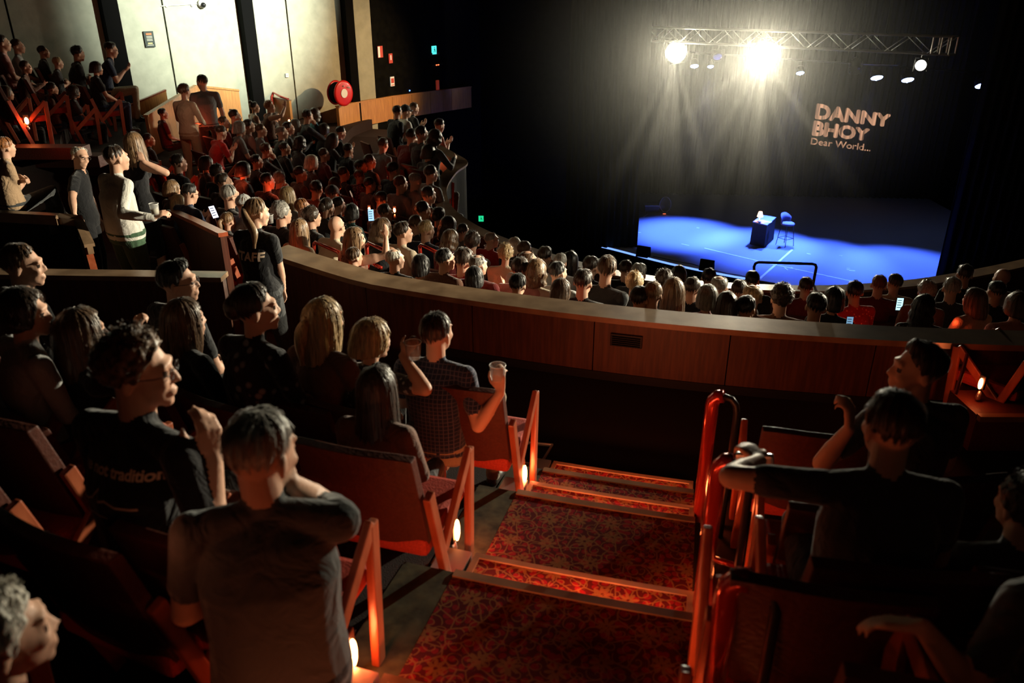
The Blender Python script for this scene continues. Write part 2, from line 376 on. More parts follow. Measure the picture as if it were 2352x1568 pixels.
def make_body(name, seated=True, male=True, heavy=1.0, head=(0, 0, 0), lean=0.0, slump=0.0, arms=None, sleeve='short', legs='trousers',
              voxel=.011, twist=0.0, step=0.0, legspread=.12, crossed=False, neckl=1.0, smooth=2, knees_up=0.0, no_legs=False):
    """lean: chest forward (m); head: yaw, pitch, roll in degrees; arms: {-1/+1: dict(hand=(x,y,z), pole=, fwd=, nrm=, curl=, grip=)} ; -1 is the person's left"""
    S = Shapes(); sw = .185 if male else .158; hv = heavy; arms = arms or {}
    pz = .50 if seated else .95
    pel = Vector((0, 0, pz)); tw = R(twist)
    wst = pel + Vector((0, lean * .25 - .02, .20 - slump * .3)); chs = pel + Vector((0, lean * .62 - .03, .38 - slump * .6)); upp = pel + Vector((0, lean * .92 - .02, .50 - slump * .9))
    nck = pel + Vector((0, lean * 1.02, .565 - slump)); hd = nck + Vector((0, .028 + .05 * slump + lean * .12, .155 * neckl - abs(lean) * .05))
    X0 = Vector((1, 0, 0)); X1 = Vector((math.cos(tw), math.sin(tw), 0))
    def fr(sd): return Vector((-sd.y, sd.x, 0))
    hipw, hipd = (.165, .125) if male else (.172, .125)
    wa, wb = (.150, .112) if male else (.128, .100)
    rows = [(pel + Vector((0, 0, -.06)), X0, fr(X0), hipw * .85 * hv, hipd * .9 * hv), (pel + Vector((0, 0, .03)), X0, fr(X0), hipw * hv, hipd * hv),
            (wst, X0.lerp(X1, .4).normalized(), fr(X0.lerp(X1, .4)), wa * hv, wb * hv), (chs, X0.lerp(X1, .8).normalized(), fr(X1), (.168 if male else .145) * hv ** .6, .118 * hv ** .5),
            (upp, X1, fr(X1), sw * .86, .092), (nck + Vector((0, -.004, -.01)), X1, fr(X1), .066, .060)]
    S.loft(rows[:2], BOT); S.loft(rows[1:], TOP)
    Mh = Matrix.Translation(hd) @ Matrix.Rotation(R(head[0]), 4, 'Z') @ Matrix.Rotation(R(-head[1]), 4, 'X') @ Matrix.Rotation(R(head[2]), 4, 'Y')
    S.cap(nck + Vector((0, 0, -.02)), hd + Mh.to_3x3() @ Vector((0, -.02, -.03)), .056 if male else .047, .052 if male else .044, SKIN)
    add_head(S, Mh, 1.0 if male else .86, 1.0 if male else .85)
    if not male:
        for sx in (-1, 1): S.ell(chs + X1 * sx * .07 + fr(X1) * .085 + Vector((0, 0, .02)), (.062, .058, .062), None, TOP)
    J = {}
    ua, fa = (.285, .255) if male else (.262, .235)
    for sx in (-1, 1):
        a = arms.get(sx, {})
        sh = upp + X1 * sx * sw + Vector((0, 0, .015 + a.get('raise', 0)))
        S.cap(nck + X1 * sx * .03 + Vector((0, -.015, -.012)), sh + Vector((0, 0, .0)), .044, .056, TOP)
        wr = Vector(a.get('hand', (sx * .10, .24 + lean * .5, pz + .13) if seated else (sx * .27, .06, pz - .12)))
        el, wr = ik(sh, wr, ua, fa, a.get('pole', (sx * .6, -.5, -.6)))
        kx = .95 + .05 * hv
        tU = TOP if sleeve in ('short', 'long') else SKIN; tF = TOP if sleeve == 'long' else SKIN
        S.cap(sh, sh.lerp(el, .55), .060 * kx, .054 * kx, tU)
        if sleeve == 'short': S.cap(sh.lerp(el, .3), sh.lerp(el, .62), .056 * kx, .055 * kx, TOP); S.cap(sh.lerp(el, .5), el, .045 * kx, .040 * kx, SKIN)
        else: S.cap(sh.lerp(el, .5), el, (.052 if tU == TOP else .045) * kx, (.047 if tF == TOP else .039) * kx, TOP if sleeve == 'long' else SKIN)
        S.cap(el, el.lerp(wr, .45), .041 * kx + (.006 if tF == TOP else 0), .040 * kx + (.006 if tF == TOP else 0), tF)
        S.cap(el.lerp(wr, .4), wr, .039 * kx + (.006 if tF == TOP else 0), (.036 if tF == TOP else .026), tF)
        fdir = Vector(a.get('fwd', (wr - el).normalized())); nr = Vector(a.get('nrm', (sx * .3, .1, 1)))
        add_hand(S, wr + fdir.normalized() * .012, fdir, nr, a.get('ts', -sx * 1.0), a.get('curl', .4), .98 if male else .88, max(.0088, voxel * .78), a.get('grip', 0))
        J['hand%d' % sx] = wr + fdir.normalized() * .09; J['wr%d' % sx] = wr; J['el%d' % sx] = el; J['sh%d' % sx] = sh
        if no_legs: continue
        hip = pel + X0 * sx * .09 + Vector((0, 0, -.02))
        lk = SKIN if legs in ('skirt', 'shorts') else BOT
        if seated:
            kn = Vector((sx * legspread, .44, .53 + knees_up)); an = Vector((sx * legspread * .9, .40 + step, .09))
            if crossed and sx == 1: kn = Vector((.02, .46, .62)); an = Vector((-.16, .56, .26))
        else:
            kn = Vector((sx * (.10 + legspread * .2), .03 + step * sx * .5, .50)); an = Vector((sx * (.10 + legspread * .3), -.02 + step * sx, .09))
        S.cap(hip, hip.lerp(kn, .5), .088 * hv, .076 * hv, BOT); S.cap(hip.lerp(kn, .5), kn, .074 * hv, .058, BOT if legs != 'skirt' else SKIN)
        S.cap(kn, an, .056, .040 if lk == SKIN else .047, lk); toe = an + Vector((sx * .02, .15, -.045 if not (crossed and sx == 1) else -.1))
        S.cap(an + Vector((0, -.02, -.04)), toe, .040, .034, SHOE); S.cap(an, an + Vector((0, .04, -.03)), .040, .040, SHOE)
    if legs == 'skirt':
        kz = pz - .42 if not seated else .5
        if seated: S.loft([(pel, X0, fr(X0), .18, .13), (Vector((0, .40, .53)), X0, Vector((0, 0, 1)), .19, .07)], BOT)
        else: S.loft([(pel, X0, fr(X0), .178, .135), (Vector((0, 0, .72)), X0, fr(X0), .19, .14), (Vector((0, .01, .50)), X0, fr(X0), .16, .13)], BOT)
    me = S.mb.mesh(name)
    o = bpy.data.objects.new('tmp', me); col.objects.link(o)
    m = o.modifiers.new('r', 'REMESH'); m.mode = 'VOXEL'; m.voxel_size = voxel; m.adaptivity = 0
    m = o.modifiers.new('s', 'SMOOTH'); m.factor = .5; m.iterations = smooth
    dg = bpy.context.evaluated_depsgraph_get(); dg.update()
    out = bpy.data.meshes.new_from_object(o.evaluated_get(dg)); bpy.data.objects.remove(o); bpy.data.meshes.remove(me)
    out.name = name
    # which piece of the figure each face belongs to
    n = len(out.polygons); c = np.empty(n * 3, np.float32); out.polygons.foreach_get('center', c); c = c.reshape(-1, 3)
    best = np.full(n, 1e9, np.float32); mi = np.zeros(n, np.int32)
    for p0, p1, r0, r1, tg in S.seg:
        a = np.array(p0, np.float32); b = np.array(p1, np.float32) - a; bb = max(float(b @ b), 1e-9)
        t = np.clip(((c - a) @ b) / bb, 0, 1); dd = np.linalg.norm(c - a - t[:, None] * b, axis=1) - (r0 + (r1 - r0) * t)
        if tg == EYE: dd = dd + .0005
        k = dd < best; best[k] = dd[k]; mi[k] = tg
    out.materials.clear()
    for q in (SKINS[0], topm('black'), topm('navy'), M_SHOE, M_EYE): out.materials.append(q)
    out.polygons.foreach_set('material_index', mi); out.shade_smooth(); out.update()
    return out, Mh, J

# ---- hair, in the head's own frame (face along +Y)
def hair_mesh(style, seed=0, hi=False, L=.30, sweep=0.0):
    r = random.Random(seed); NA, NT = (72, 26) if hi else (40, 15)
    amp = dict(curly=.013, afro=.02).get(style, .004); fq = 55 if style in ('curly',) else 30
    thick = dict(short=.008, buzz=.002, curly=.020, bob=.016, long=.015, pony=.007, bun=.007, wavy=.018, balding=.004, quiff=.010, updo=.014).get(style, .01)
    cen = Vector((0, -.012, .032)); rx, ry, rz = .075 + thick, .095 + thick, .089 + thick
    drop = dict(bob=.10, long=L, wavy=L, halfup=L).get(style, 0)
    def th_end(f):
        if style in ('balding',): return R(interp(f, [(0, 20), (.3, 60), (.45, 100), (1, 122)]))
        if drop: return R(interp(f, [(0, 50), (.16, 62), (.28, 92), (1, 92)]))
        return R(interp(f, [(0, 50), (.2, 60), (.34, 84), (.42, 108), (.55, 122), (1, 140)]))
    def dropf(f):
        if not drop: return 0
        return drop * interp(f, [(0, 0), (.2, 0), (.3, .65), (.45, .9), (1, 1.0)])
    def start(f): return R(42) * (1 - f * .2) if style == 'balding' else 0.0
    def pt(ph, t, off=0.0):
        f = abs(((ph / math.pi + 1) % 2) - 1); te = th_end(f); ts = start(f); D = dropf(f); arc = (te - ts) * .1
        tot = arc + D; s = t * tot
        if s <= arc or D <= 0:
            th = ts + (te - ts) * min(1, s / arc); d = Vector((math.sin(th) * math.sin(ph), math.sin(th) * math.cos(ph), math.cos(th)))
            q = 1 + off / .095
            p = cen + Vector((rx * d.x * q, ry * d.y * q, rz * d.z * q))
            if style == 'quiff': kq = max(0, 1 - f / .5) * math.sin(min(1, th / R(45)) * math.pi / 2) * max(0, 1 - (th / R(78)) ** 3); p.z += .022 * kq; p.y += .012 * kq
            if th > R(95) and style not in ('bob',): p -= Vector((d.x, d.y, 0)) * .012 * (th - R(95))
            n_ = d
        else:
            e = s - arc; d = Vector((math.sin(te) * math.sin(ph), math.sin(te) * math.cos(ph), 0)); k = e / max(drop, .01)
            q = 1 + off / .095; wd = 1 + (.10 * math.sin(min(1, k) * 2.4) if style != 'bob' else .06 * math.sin(k * 3) - .02)
            p = cen + Vector((rx * d.x * q * wd, ry * d.y * q * wd, 0)); p.z += rz * math.cos(te) - e
            p.y -= .02 * k
            if style in ('wavy',): p += d * .010 * math.sin(e * 70 + ph * 3)
            n_ = d
        if not drop:                       # short cuts thin out towards the hairline
            p = cen + (p - cen) * (1 - (.17 if style != 'curly' else .10) * max(0, (t - .42) / .58) ** 1.4)
            if style in ('short', 'quiff', 'buzz', 'curly'): p += n_ * .006 * noise.noise(Vector((p.x * 24 + seed, p.y * 24, p.z * 24)))
        w_ = noise.noise(Vector((p.x * fq + seed * 7.3, p.y * fq, p.z * (fq if style in ('curly',) else 9)))) * amp
        lock = .0045 * math.sin(ph * 17 + seed + 2.2 * noise.noise(Vector((ph * 2, t * 3, seed)))) * (min(1, t * 2) if style != 'curly' else .3)
        return p + n_ * (w_ + lock)
    V = []; Fc = []
    for i in range(NT + 1):
        for k in range(NA): V.append(pt(2 * math.pi * k / NA - math.pi, max(i / NT, .001 if style != 'balding' else 0)))
    n0 = len(V)
    for i in range(NT + 1):
        for k in range(NA):
            v = V[i * NA + k]; c = Vector((cen.x, cen.y, min(max(v.z, -.9), cen.z))) ; q = .80
            V.append(Vector((c.x + (v.x - c.x) * q, c.y + (v.y - c.y) * q, v.z if v.z < cen.z else cen.z + (v.z - cen.z) * q)))
    for base, fl in ((0, False), (n0, True)):
        for i in range(NT):
            for k in range(NA):
                f = (base + i * NA + k, base + (i + 1) * NA + k, base + (i + 1) * NA + (k + 1) % NA, base + i * NA + (k + 1) % NA)
                Fc.append(f[::-1] if fl else f)
    for k in range(NA):
        k2 = (k + 1) % NA; e = NT * NA
        Fc.append((e + k, n0 + e + k, n0 + e + k2, e + k2))
        if style == 'balding': Fc.append((k, k2, n0 + k2, n0 + k))
    m = MB(); m.add(V, Fc)
    if style == 'pony' or style == 'halfup':
        base = Vector((0, -.115, .045)); pts = []; rs = []
        for i in range(12):
            t = i / 11; pts.append(base + Vector((.012 * math.sin(t * 5 + seed) + sweep * min(1, t * 1.6), -.035 * math.sin(min(1, t * 2.2) * math.pi * .6) - .01 * t, .015 * math.sin(t * 3.2) - (L) * t ** 1.15)))
            rs.append(.014 + .020 * math.sin(min(1, t * 1.15) * math.pi) ** .7 * (1 if t < .95 else .5))
        m.tube(pts, rs, 12); m.tube([base + Vector((0, .012, 0)), base + Vector((0, -.012, .004))], .021, 12)
    if style == 'bun': m.ell((0, -.085, .125), (.040, .042, .036), None, 14, 10)
    if style == 'updo': m.ell((0, -.10, .03), (.055, .045, .06), None, 14, 10)
    # loose strands laid over the surface
    ns = 420 if hi else 110
    for _ in range(ns):
        ph = r.uniform(-math.pi, math.pi); t0 = r.uniform(.0, .7); t1 = min(1.02, t0 + r.uniform(.2, .6)); wv = r.uniform(.0012, .0028) * (1 if hi else 1.5)
        off = r.uniform(.001, .009 if not amp > .01 else .018); vs = []; nst = 5; dph = r.uniform(-.12, .12)
        if style == 'curly': dph = r.uniform(-.5, .5); t1 = min(1, t0 + .12)
        if style == 'balding': t0 = max(t0, .05)
        for i in range(nst):
            t = t0 + (t1 - t0) * i / (nst - 1); pp = pt(ph + dph * i / nst, max(t, .01), off * math.sin(math.pi * (i + .4) / nst) + .001); tg_ = Vector((math.cos(ph), -math.sin(ph), 0))
            ww = wv * (1 - .7 * i / nst); vs += [pp - tg_ * ww, pp + tg_ * ww]
        m.add(vs, [(2 * i, 2 * i + 1, 2 * i + 3, 2 * i + 2) for i in range(nst - 1)])
    me = bpy.data.meshes.new('hair'); me.from_pydata(m.v, [], m.f); me.shade_smooth(); return me
def cap_mesh(seed=0):
    m = MB(); vs = []; fs = []; NA, NT = 28, 8
    for i in range(NT + 1):
        th = R(88) * i / NT
        for k in range(NA):
            ph = 2 * math.pi * k / NA; d = Vector((math.sin(th) * math.sin(ph), math.sin(th) * math.cos(ph), math.cos(th)))
            vs.append(Vector((0, -.010, .034)) + Vector((.089 * d.x, .109 * d.y, .108 * d.z)))
    n0 = len(vs); vs += [Vector((v.x * .95, v.y * .95, v.z - .003)) for v in vs]
    for b in (0, n0):
        for i in range(NT):
            for k in range(NA): fs.append((b + i * NA + k, b + (i + 1) * NA + k, b + (i + 1) * NA + (k + 1) % NA, b + i * NA + (k + 1) % NA))
    e = NT * NA
    for k in range(NA): fs.append((e + k, n0 + e + k, n0 + e + (k + 1) % NA, e + (k + 1) % NA))
    m.add(vs, fs); pk = []; pf = []
    for i in range(9):
        x = (i - 4) / 4 * .072
        for j, yy in enumerate((.085, .165)):
            for z in (0, -.004): pk.append((x * (1 - .1 * j), yy - abs(x) * (.4 + j * .55), .040 - .012 * j - 3 * x * x + z))
    for i in range(8):
        a = i * 4; b = a + 4; pf += [(a, a + 2, b + 2, b), (a + 1, b + 1, b + 3, a + 3), (a + 2, a + 3, b + 3, b + 2), (a, b, b + 1, a + 1)]
    m.add(pk, pf); m.ell((0, -.010, .144), (.010, .010, .006), None, 8, 5)
    me = bpy.data.meshes.new('cap'); me.from_pydata(m.v, [], m.f); me.shade_smooth(); return me
def glasses_mesh():
    m = MB()
    for sx in (-1, 1):
        m.tube([(sx * .032 + .021 * math.cos(a), .104 - abs(.021 * math.cos(a)) * .1, .008 + .016 * math.sin(a)) for a in [2 * math.pi * i / 14 for i in range(15)]], .0017, 6)
        m.tube([(sx * .053, .102, .012), (sx * .076, .06, .012), (sx * .083, -.01, .010), (sx * .082, -.03, -.002)], .0017, 6)
    m.tube([(-.011, .106, .012), (0, .109, .015), (.011, .106, .012)], .0017, 6)
    return m.mesh('glasses', True)
M_GLASSES = mat('spectacle_frame', (.03, .02, .02), .25)
_g = None
def add_glasses(root, Mh):
    global _g
    if _g is None: _g = glasses_mesh()
    return link('glasses', _g, M_GLASSES, root, Mh)

# ---- figures shared by the seated crowd
PROTO = {}
def protos():
    k = 0
    specs = [('m0', True, 1.0, (-6, 2, 0), .00, .02, 'short', None), ('m1', True, 1.12, (14, 6, 4), .05, .04, 'short', 'cross'),
             ('m2', True, 1.0, (-24, 0, -3), .02, .03, 'long', None), ('m3', True, 1.06, (22, 2, 0), .10, .03, 'long', 'chin'),
             ('m4', True, 1.0, (6, 16, 0), .14, .05, 'short', 'phone'), ('m5', True, 1.0, (-4, 0, 5), -.04, .03, 'short', 'drink'),
             ('w0', False, 1.0, (8, 2, 0), .02, .02, 'short', None), ('w1', False, 1.05, (-20, 3, 4), .04, .02, 'sleeveless', 'cross'),
             ('w2', False, 1.0, (26, 0, -4), .00, .01, 'long', None), ('w3', False, 1.1, (-6, 8, 0), .08, .04, 'long', 'drink'),
             ('w4', False, 1.0, (-34, 0, 0), .02, .02, 'sleeveless', 'raise')]
    for nm, male, hv, hd, ln, sl, slv, pose in specs:
        A = {}
        if pose == 'cross': A = {-1: dict(hand=(.10, .20, .80), fwd=(1, -.1, .1), nrm=(0, 1, .2)), 1: dict(hand=(-.10, .23, .76), fwd=(-1, -.1, .1), nrm=(0, 1, .2))}
        if pose == 'chin': A = {1: dict(hand=(.05, .26, 1.02), pole=(.6, .3, -1), fwd=(-.3, -.2, 1), curl=.7)}
        if pose == 'phone': A = {1: dict(hand=(.07, .33, .84), fwd=(-.3, .8, .5), nrm=(.2, .5, -1), curl=.5), -1: dict(hand=(-.07, .33, .82), fwd=(.3, .8, .5), nrm=(-.2, .5, -1), curl=.5)}
        if pose == 'drink': A = {1: dict(hand=(.16, .34, .86), fwd=(-.3, .9, .2), nrm=(1, .3, 0), curl=.55, grip=.3)}
        if pose == 'raise': A = {1: dict(hand=(.22, .30, 1.20), fwd=(0, .1, 1), nrm=(.8, -.5, 0), curl=.5)}
        PROTO[nm] = make_body('body', True, male, hv, hd, ln, sl, A, slv, 'trousers', voxel=.0125, crossed=(k % 4 == 1)); k += 1
HAIR = {}
def get_hair(style, var, hi=False, L=None):
    key = (style, var, hi, L)
    if key not in HAIR: HAIR[key] = cap_mesh() if style == 'cap' else hair_mesh(style, var + 3, hi, L if L else .26)
    return HAIR[key]
def dress(body, skin, top, bot='navy', shoes=None):
    for i, m in ((0, SKINS[skin]), (1, topm(top)), (2, topm(bot)), (3, shoes or M_SHOE)):
        body.material_slots[i].link = 'OBJECT'; body.material_slots[i].material = m
def put_person(proto, head_w, floor_z, yaw, skin, hair, hcol, top, bot, label, group=None, glasses=False, hi=False, L=None, hatcol='dgrey'):
    me, Mh, J = proto; hl = Mh.translation
    s = max(.84, min(1.14, (head_w.z - floor_z) / hl.z))
    Rz = Matrix.Rotation(yaw, 3, 'Z'); off = Rz @ Vector((hl.x, hl.y, 0)) * s
    root = empty('person', (head_w.x - off.x, head_w.y - off.y, head_w.z - hl.z * s), yaw, s)
    tag(root, label, 'person', group)
    b = link('body', me, None, root); dress(b, skin, top, bot)
    if hair == 'cap':
        h = bpy.data.objects.new('cap', get_hair('cap', 0)); col.objects.link(h); h.parent = root; h.matrix_local = Mh
        if not h.data.materials: h.data.materials.append(topm(hatcol))
        h.material_slots[0].link = 'OBJECT'; h.material_slots[0].material = topm(hatcol); hair = 'short'
    if hair:
        hm = get_hair(hair, rng.randint(0, 1), hi, L)
        if not hm.materials: hm.materials.append(hairmat(hcol, HAIRS[hcol]))
        h = bpy.data.objects.new('hair', hm); col.objects.link(h); h.parent = root; h.matrix_local = Mh
        h.material_slots[0].link = 'OBJECT'; h.material_slots[0].material = hairmat(hcol, HAIRS[hcol])
    if glasses: add_glasses(root, Mh)
    return root
# ------------------------------------------------------------------ the building
def Lf(a): return interp(a, [(18, 0), (35, .2), (50, .4), (60, .6), (80, .9), (100, 1.4)])
def floorB(r, a): return 3.57 + .27 * (12.6 - r) - Lf(a)
ROWSB = [7.30 + .88 * k for k in range(7)]
def arcpts(r, a0, a1, n): return [pol(r, a0 + (a1 - a0) * i / n) for i in range(n + 1)]
def arc_slab(mb, r0, r1, a0, a1, dropf, depth, n):
    """curved slab between radii; dropf(alpha) gives the level of its top"""
    vs = []; fs = []
    for i in range(n + 1):
        a = a0 + (a1 - a0) * i / n; d = dropf(a)
        vs += [pol(r0, a, d), pol(r1, a, d), pol(r1, a, d + depth), pol(r0, a, d + depth)]
    for i in range(n):
        for k in range(4): fs.append((4 * i + k, 4 * i + (k + 1) % 4, 4 * i + 4 + (k + 1) % 4, 4 * i + 4 + k))
    fs += [(3, 2, 1, 0), (4 * n, 4 * n + 1, 4 * n + 2, 4 * n + 3)]
    mb.add(vs, fs); return mb

# lower hall floor, ceiling, dark walls
b = MB(); b.box((4, 16, -.1), (36, 46, .2)); struct(build('floor', b, M_DARK))
b = MB(); b.box((4, 16, H + 3.2), (36, 46, .2)); struct(build('ceiling', b, M_BLACK))
b = MB(); b.box((4, -4.2, 6), (36, .3, 12.6)); struct(build('wall_back', b, M_DWALL))
b = MB(); b.box((17.5, 16, 6), (.3, 46, 12.6)); struct(build('wall_right', b, M_DWALL))

# block B, in front of the cross aisle: curved carpeted steps
wb = struct(empty('floor_terrace'), 'curved carpeted seating steps of the block behind the balcony rail')
for k, r in enumerate(ROWSB):
    b = MB(); arc_slab(b, r - .50, r + .39 if k < 6 else 13.02, (62, 48, -42)[min(k, 2)], 108, lambda a, r=r: floorB(r, a), 1.6, 60); build('step', b, M_TERR, wb)
# ground of the cross aisle
ca = struct(empty('floor_aisle'), 'dark carpeted cross aisle behind the curved timber wall')
b = MB(); arc_slab(b, 13.02, 14.95, -42, 24, lambda a: 2.9, 2.2, 40); build('carpet', b, M_DARK, ca)
b = MB(); arc_slab(b, 13.02, 14.95, 24, 30, lambda a: 3.2, 2.2, 6); build('carpet', b, M_DARK, ca)
b = MB(); arc_slab(b, 13.02, 14.95, 30, 56, lambda a: 3.2, 2.2, 16); build('carpet', b, M_DARK, ca)
# block A, ours: seating steps either side of the stairs
ta = struct(empty('floor_stalls'), 'carpeted seating steps of the rearmost block')
AISLE = (13.25, 17.65)
for k in range(5):
    r0, r1 = 14.95 + .93 * k, 14.95 + .93 * (k + 1)
    if k == 4: r1 = 22
    for a0, a1, n in ((AISLE[1], 46, 16), (-40, AISLE[0], 24)):
        b = MB(); arc_slab(b, r0, r1, a0, a1, lambda a, k=k: 2.68 - .22 * k, 2.4, n); build('step', b, M_DARK, ta)
# upper left block
tu = struct(empty('floor_gallery'), 'raised seating steps under the concrete wall')
for r0, r1, d in ((12.0, 12.95, 2.4), (12.95, 13.9, 2.15), (13.9, 14.85, 1.9), (14.85, 17.5, 1.7)):
    b = MB(); arc_slab(b, r0, r1, 56, 88, lambda a, d=d: d, 2.6, 14); build('step', b, M_DARK, tu)

# patterned carpet of the stairs
def carpet_mat():
    m, nt, b = nmat('patterned_carpet'); N, L = nt.nodes, nt.links
    tc = N.new('ShaderNodeTexCoord')
    def M(op, a, b_=None, c=None):
        n = N.new('ShaderNodeMath'); n.operation = op
        for i, v in enumerate((a, b_, c)):
            if v is None: continue
            if isinstance(v, (int, float)): n.inputs[i].default_value = v
            else: L.new(v, n.inputs[i])
        return n.outputs[0]
    def VM(op, a, b_=None, sc_=None):
        n = N.new('ShaderNodeVectorMath'); n.operation = op
        L.new(a, n.inputs[0])
        if b_ is not None:
            if isinstance(b_, tuple): n.inputs[1].default_value = b_
            else: L.new(b_, n.inputs[1])
        if sc_ is not None: n.inputs['Scale'].default_value = sc_
        return n.outputs[1] if op == 'LENGTH' else n.outputs[0]
    P = VM('MULTIPLY', tc.outputs['Object'], (1.75, 1.75, 0))
    nz = N.new('ShaderNodeTexNoise'); nz.inputs['Scale'].default_value = 5; nz.inputs['Detail'].default_value = 1; L.new(P, nz.inputs['Vector'])
    W = VM('ADD', P, VM('SCALE', VM('SUBTRACT', nz.outputs['Color'], (.5, .5, .5)), None, .07))
    def cells(vec, scale, seedoff, rnd=.75):
        q = VM('ADD', VM('SCALE', vec, None, scale), (seedoff, seedoff * 1.7, 0))
        v = N.new('ShaderNodeTexVoronoi'); v.voronoi_dimensions = '2D'; v.inputs['Scale'].default_value = 1; v.inputs['Randomness'].default_value = rnd; L.new(q, v.inputs['Vector'])
        d = VM('SUBTRACT', q, v.outputs['Position']); sx = N.new('ShaderNodeSeparateXYZ'); L.new(d, sx.inputs[0])
        return v.outputs['Distance'], M('ARCTAN2', sx.outputs[1], sx.outputs[0])
    # scrolls: spiral arms around scattered centres
    d, a = cells(W, 7.5, .3)
    sp = M('FRACT', M('ADD', M('MULTIPLY', d, 2.6), M('DIVIDE', a, 2 * math.pi)))
    scroll = M('MULTIPLY', M('LESS_THAN', M('ABSOLUTE', M('SUBTRACT', sp, .5)), .085), M('LESS_THAN', d, .62))
    # vines between the cells
    v2 = N.new('ShaderNodeTexVoronoi'); v2.voronoi_dimensions = '2D'; v2.feature = 'DISTANCE_TO_EDGE'; v2.inputs['Scale'].default_value = 6.5; L.new(W, v2.inputs['Vector'])
    vine = M('LESS_THAN', v2.outputs['Distance'], .035)
    # flowers with petals
    d3, a3 = cells(P, 3.6, 4.1, .55)
    pet = M('MULTIPLY', M('ADD', M('MULTIPLY', M('ABSOLUTE', M('COSINE', M('MULTIPLY', a3, 4))), .2), .09), 1.0)
    flower = M('MULTIPLY', M('LESS_THAN', d3, pet), M('GREATER_THAN', d3, .05))
    gold = M('MINIMUM', 1.0, M('ADD', M('ADD', scroll, vine), flower))
    d4, a4 = cells(W, 13, 9.3); blot = M('LESS_THAN', d4, .34)
    m1 = N.new('ShaderNodeMix'); m1.data_type = 'RGBA'; m1.inputs[6].default_value = (.075, .008, .010, 1); m1.inputs[7].default_value = (.20, .010, .016, 1); L.new(blot, m1.inputs[0])
    m2 = N.new('ShaderNodeMix'); m2.data_type = 'RGBA'; L.new(M('MULTIPLY', gold, .62), m2.inputs[0]); L.new(m1.outputs[2], m2.inputs[6]); m2.inputs[7].default_value = (.26, .15, .05, 1)
    L.new(m2.outputs[2], b.inputs['Base Color']); b.inputs['Roughness'].default_value = .95; b.inputs['Specular IOR Level'].default_value = .1
    n2 = N.new('ShaderNodeTexNoise'); n2.inputs['Scale'].default_value = 400; L.new(tc.outputs['Object'], n2.inputs['Vector'])
    bp = N.new('ShaderNodeBump'); bp.inputs['Strength'].default_value = .4; bp.inputs['Distance'].default_value = .004; L.new(n2.outputs['Fac'], bp.inputs['Height']); L.new(bp.outputs['Normal'], b.inputs['Normal'])
    MATS['patterned_carpet'] = m; return m
M_CARPET = carpet_mat()
M_BORDER = mat('green_border_carpet', (.045, .045, .022), .95, bump=.1, bscale=14, var=.6)
def flat_arc(r0, r1, a0, a1, drop, n=8):
    b = MB(); arc_slab(b, r0, r1, a0, a1, lambda a: drop, .03, n); return b
st = struct(empty('floor_stairs'), 'patterned red carpet stairs of the aisle with metal nosings')
A0, A1, A2 = 13.35, 16.8, 17.6          # right carpet edge, left carpet edge, outer edge of the border strip
edges = {0: 14.9, 1: 15.47, 2: 16.40, 3: 17.33, 4: 18.26}
for k in range(5):
    e = edges[k]; far = (edges[k + 1] - .26) if k < 4 else 20.5; dr = 2.68 - .22 * k
    b = MB(); arc_slab(b, e, far + .3, A0 - .1, A2 + .05, lambda a: dr + .012, .9, 8); build('riser_block', b, M_DARK, st)
    build('tread', flat_arc(e, far, A0, A1, dr - .004), M_CARPET, st); build('border', flat_arc(e, far, A1, A2, dr - .003, 4), M_BORDER, st)
    b = MB(); arc_slab(b, e - .012, e + .030, A0, A1, lambda a: dr - .012, .035, 8); build('nosing', b, M_COPE, st)
    b = MB(); arc_slab(b, e - .26, e + .02, A0, A1, lambda a: dr + .11, .7, 8); build('riser_block', b, M_DARK, st)
    build('tread', flat_arc(e - .24, e, A0, A1, dr + .105), M_CARPET, st)
    b = MB(); arc_slab(b, e - .262, e - .232, A0, A1, lambda a: dr + .098, .035, 8); build('nosing', b, M_COPE, st)
    la = bpy.data.lights.new('nosing_strip', 'AREA'); la.shape = 'RECTANGLE'; la.size = .85; la.size_y = .02; la.energy = 3.8; la.color = (1, .22, .08); la.spread = R(150)
    lo_ = bpy.data.objects.new('nosing_strip', la); col.objects.link(lo_); am = (A0 + A1) / 2; lo_.location = pol(e - .018, am, dr + .045)
    lo_.rotation_euler = (pol(e - .20, am, dr + .10) - pol(e - .018, am, dr + .045)).to_track_quat('-Z', 'Y').to_euler()
    for aa in (A0, A1 - .1):
        b = MB(); arc_slab(b, e - .235, e - .01, aa, aa + .1, lambda a: dr + .096, .03, 2); build('nosing', b, M_COPE, st)
    b = MB(); arc_slab(b, e - .25, e - .02, A1 + .05, A1 + .55, lambda a: dr + .09, .5, 2); build('end_plate', b, M_CHROME, st)
# small grey frame lying past the first row by the stair foot
o = build('floor_mat', MB().tube([at_drop(1195, 1015, 2.86), at_drop(1268, 1022, 2.86), at_drop(1240, 1068, 2.86), at_drop(1180, 1060, 2.86), at_drop(1195, 1015, 2.86)], .012, 6), M_ALU)
tag(o, 'thin grey metal frame on the floor beside the foot of the stairs', 'frame')

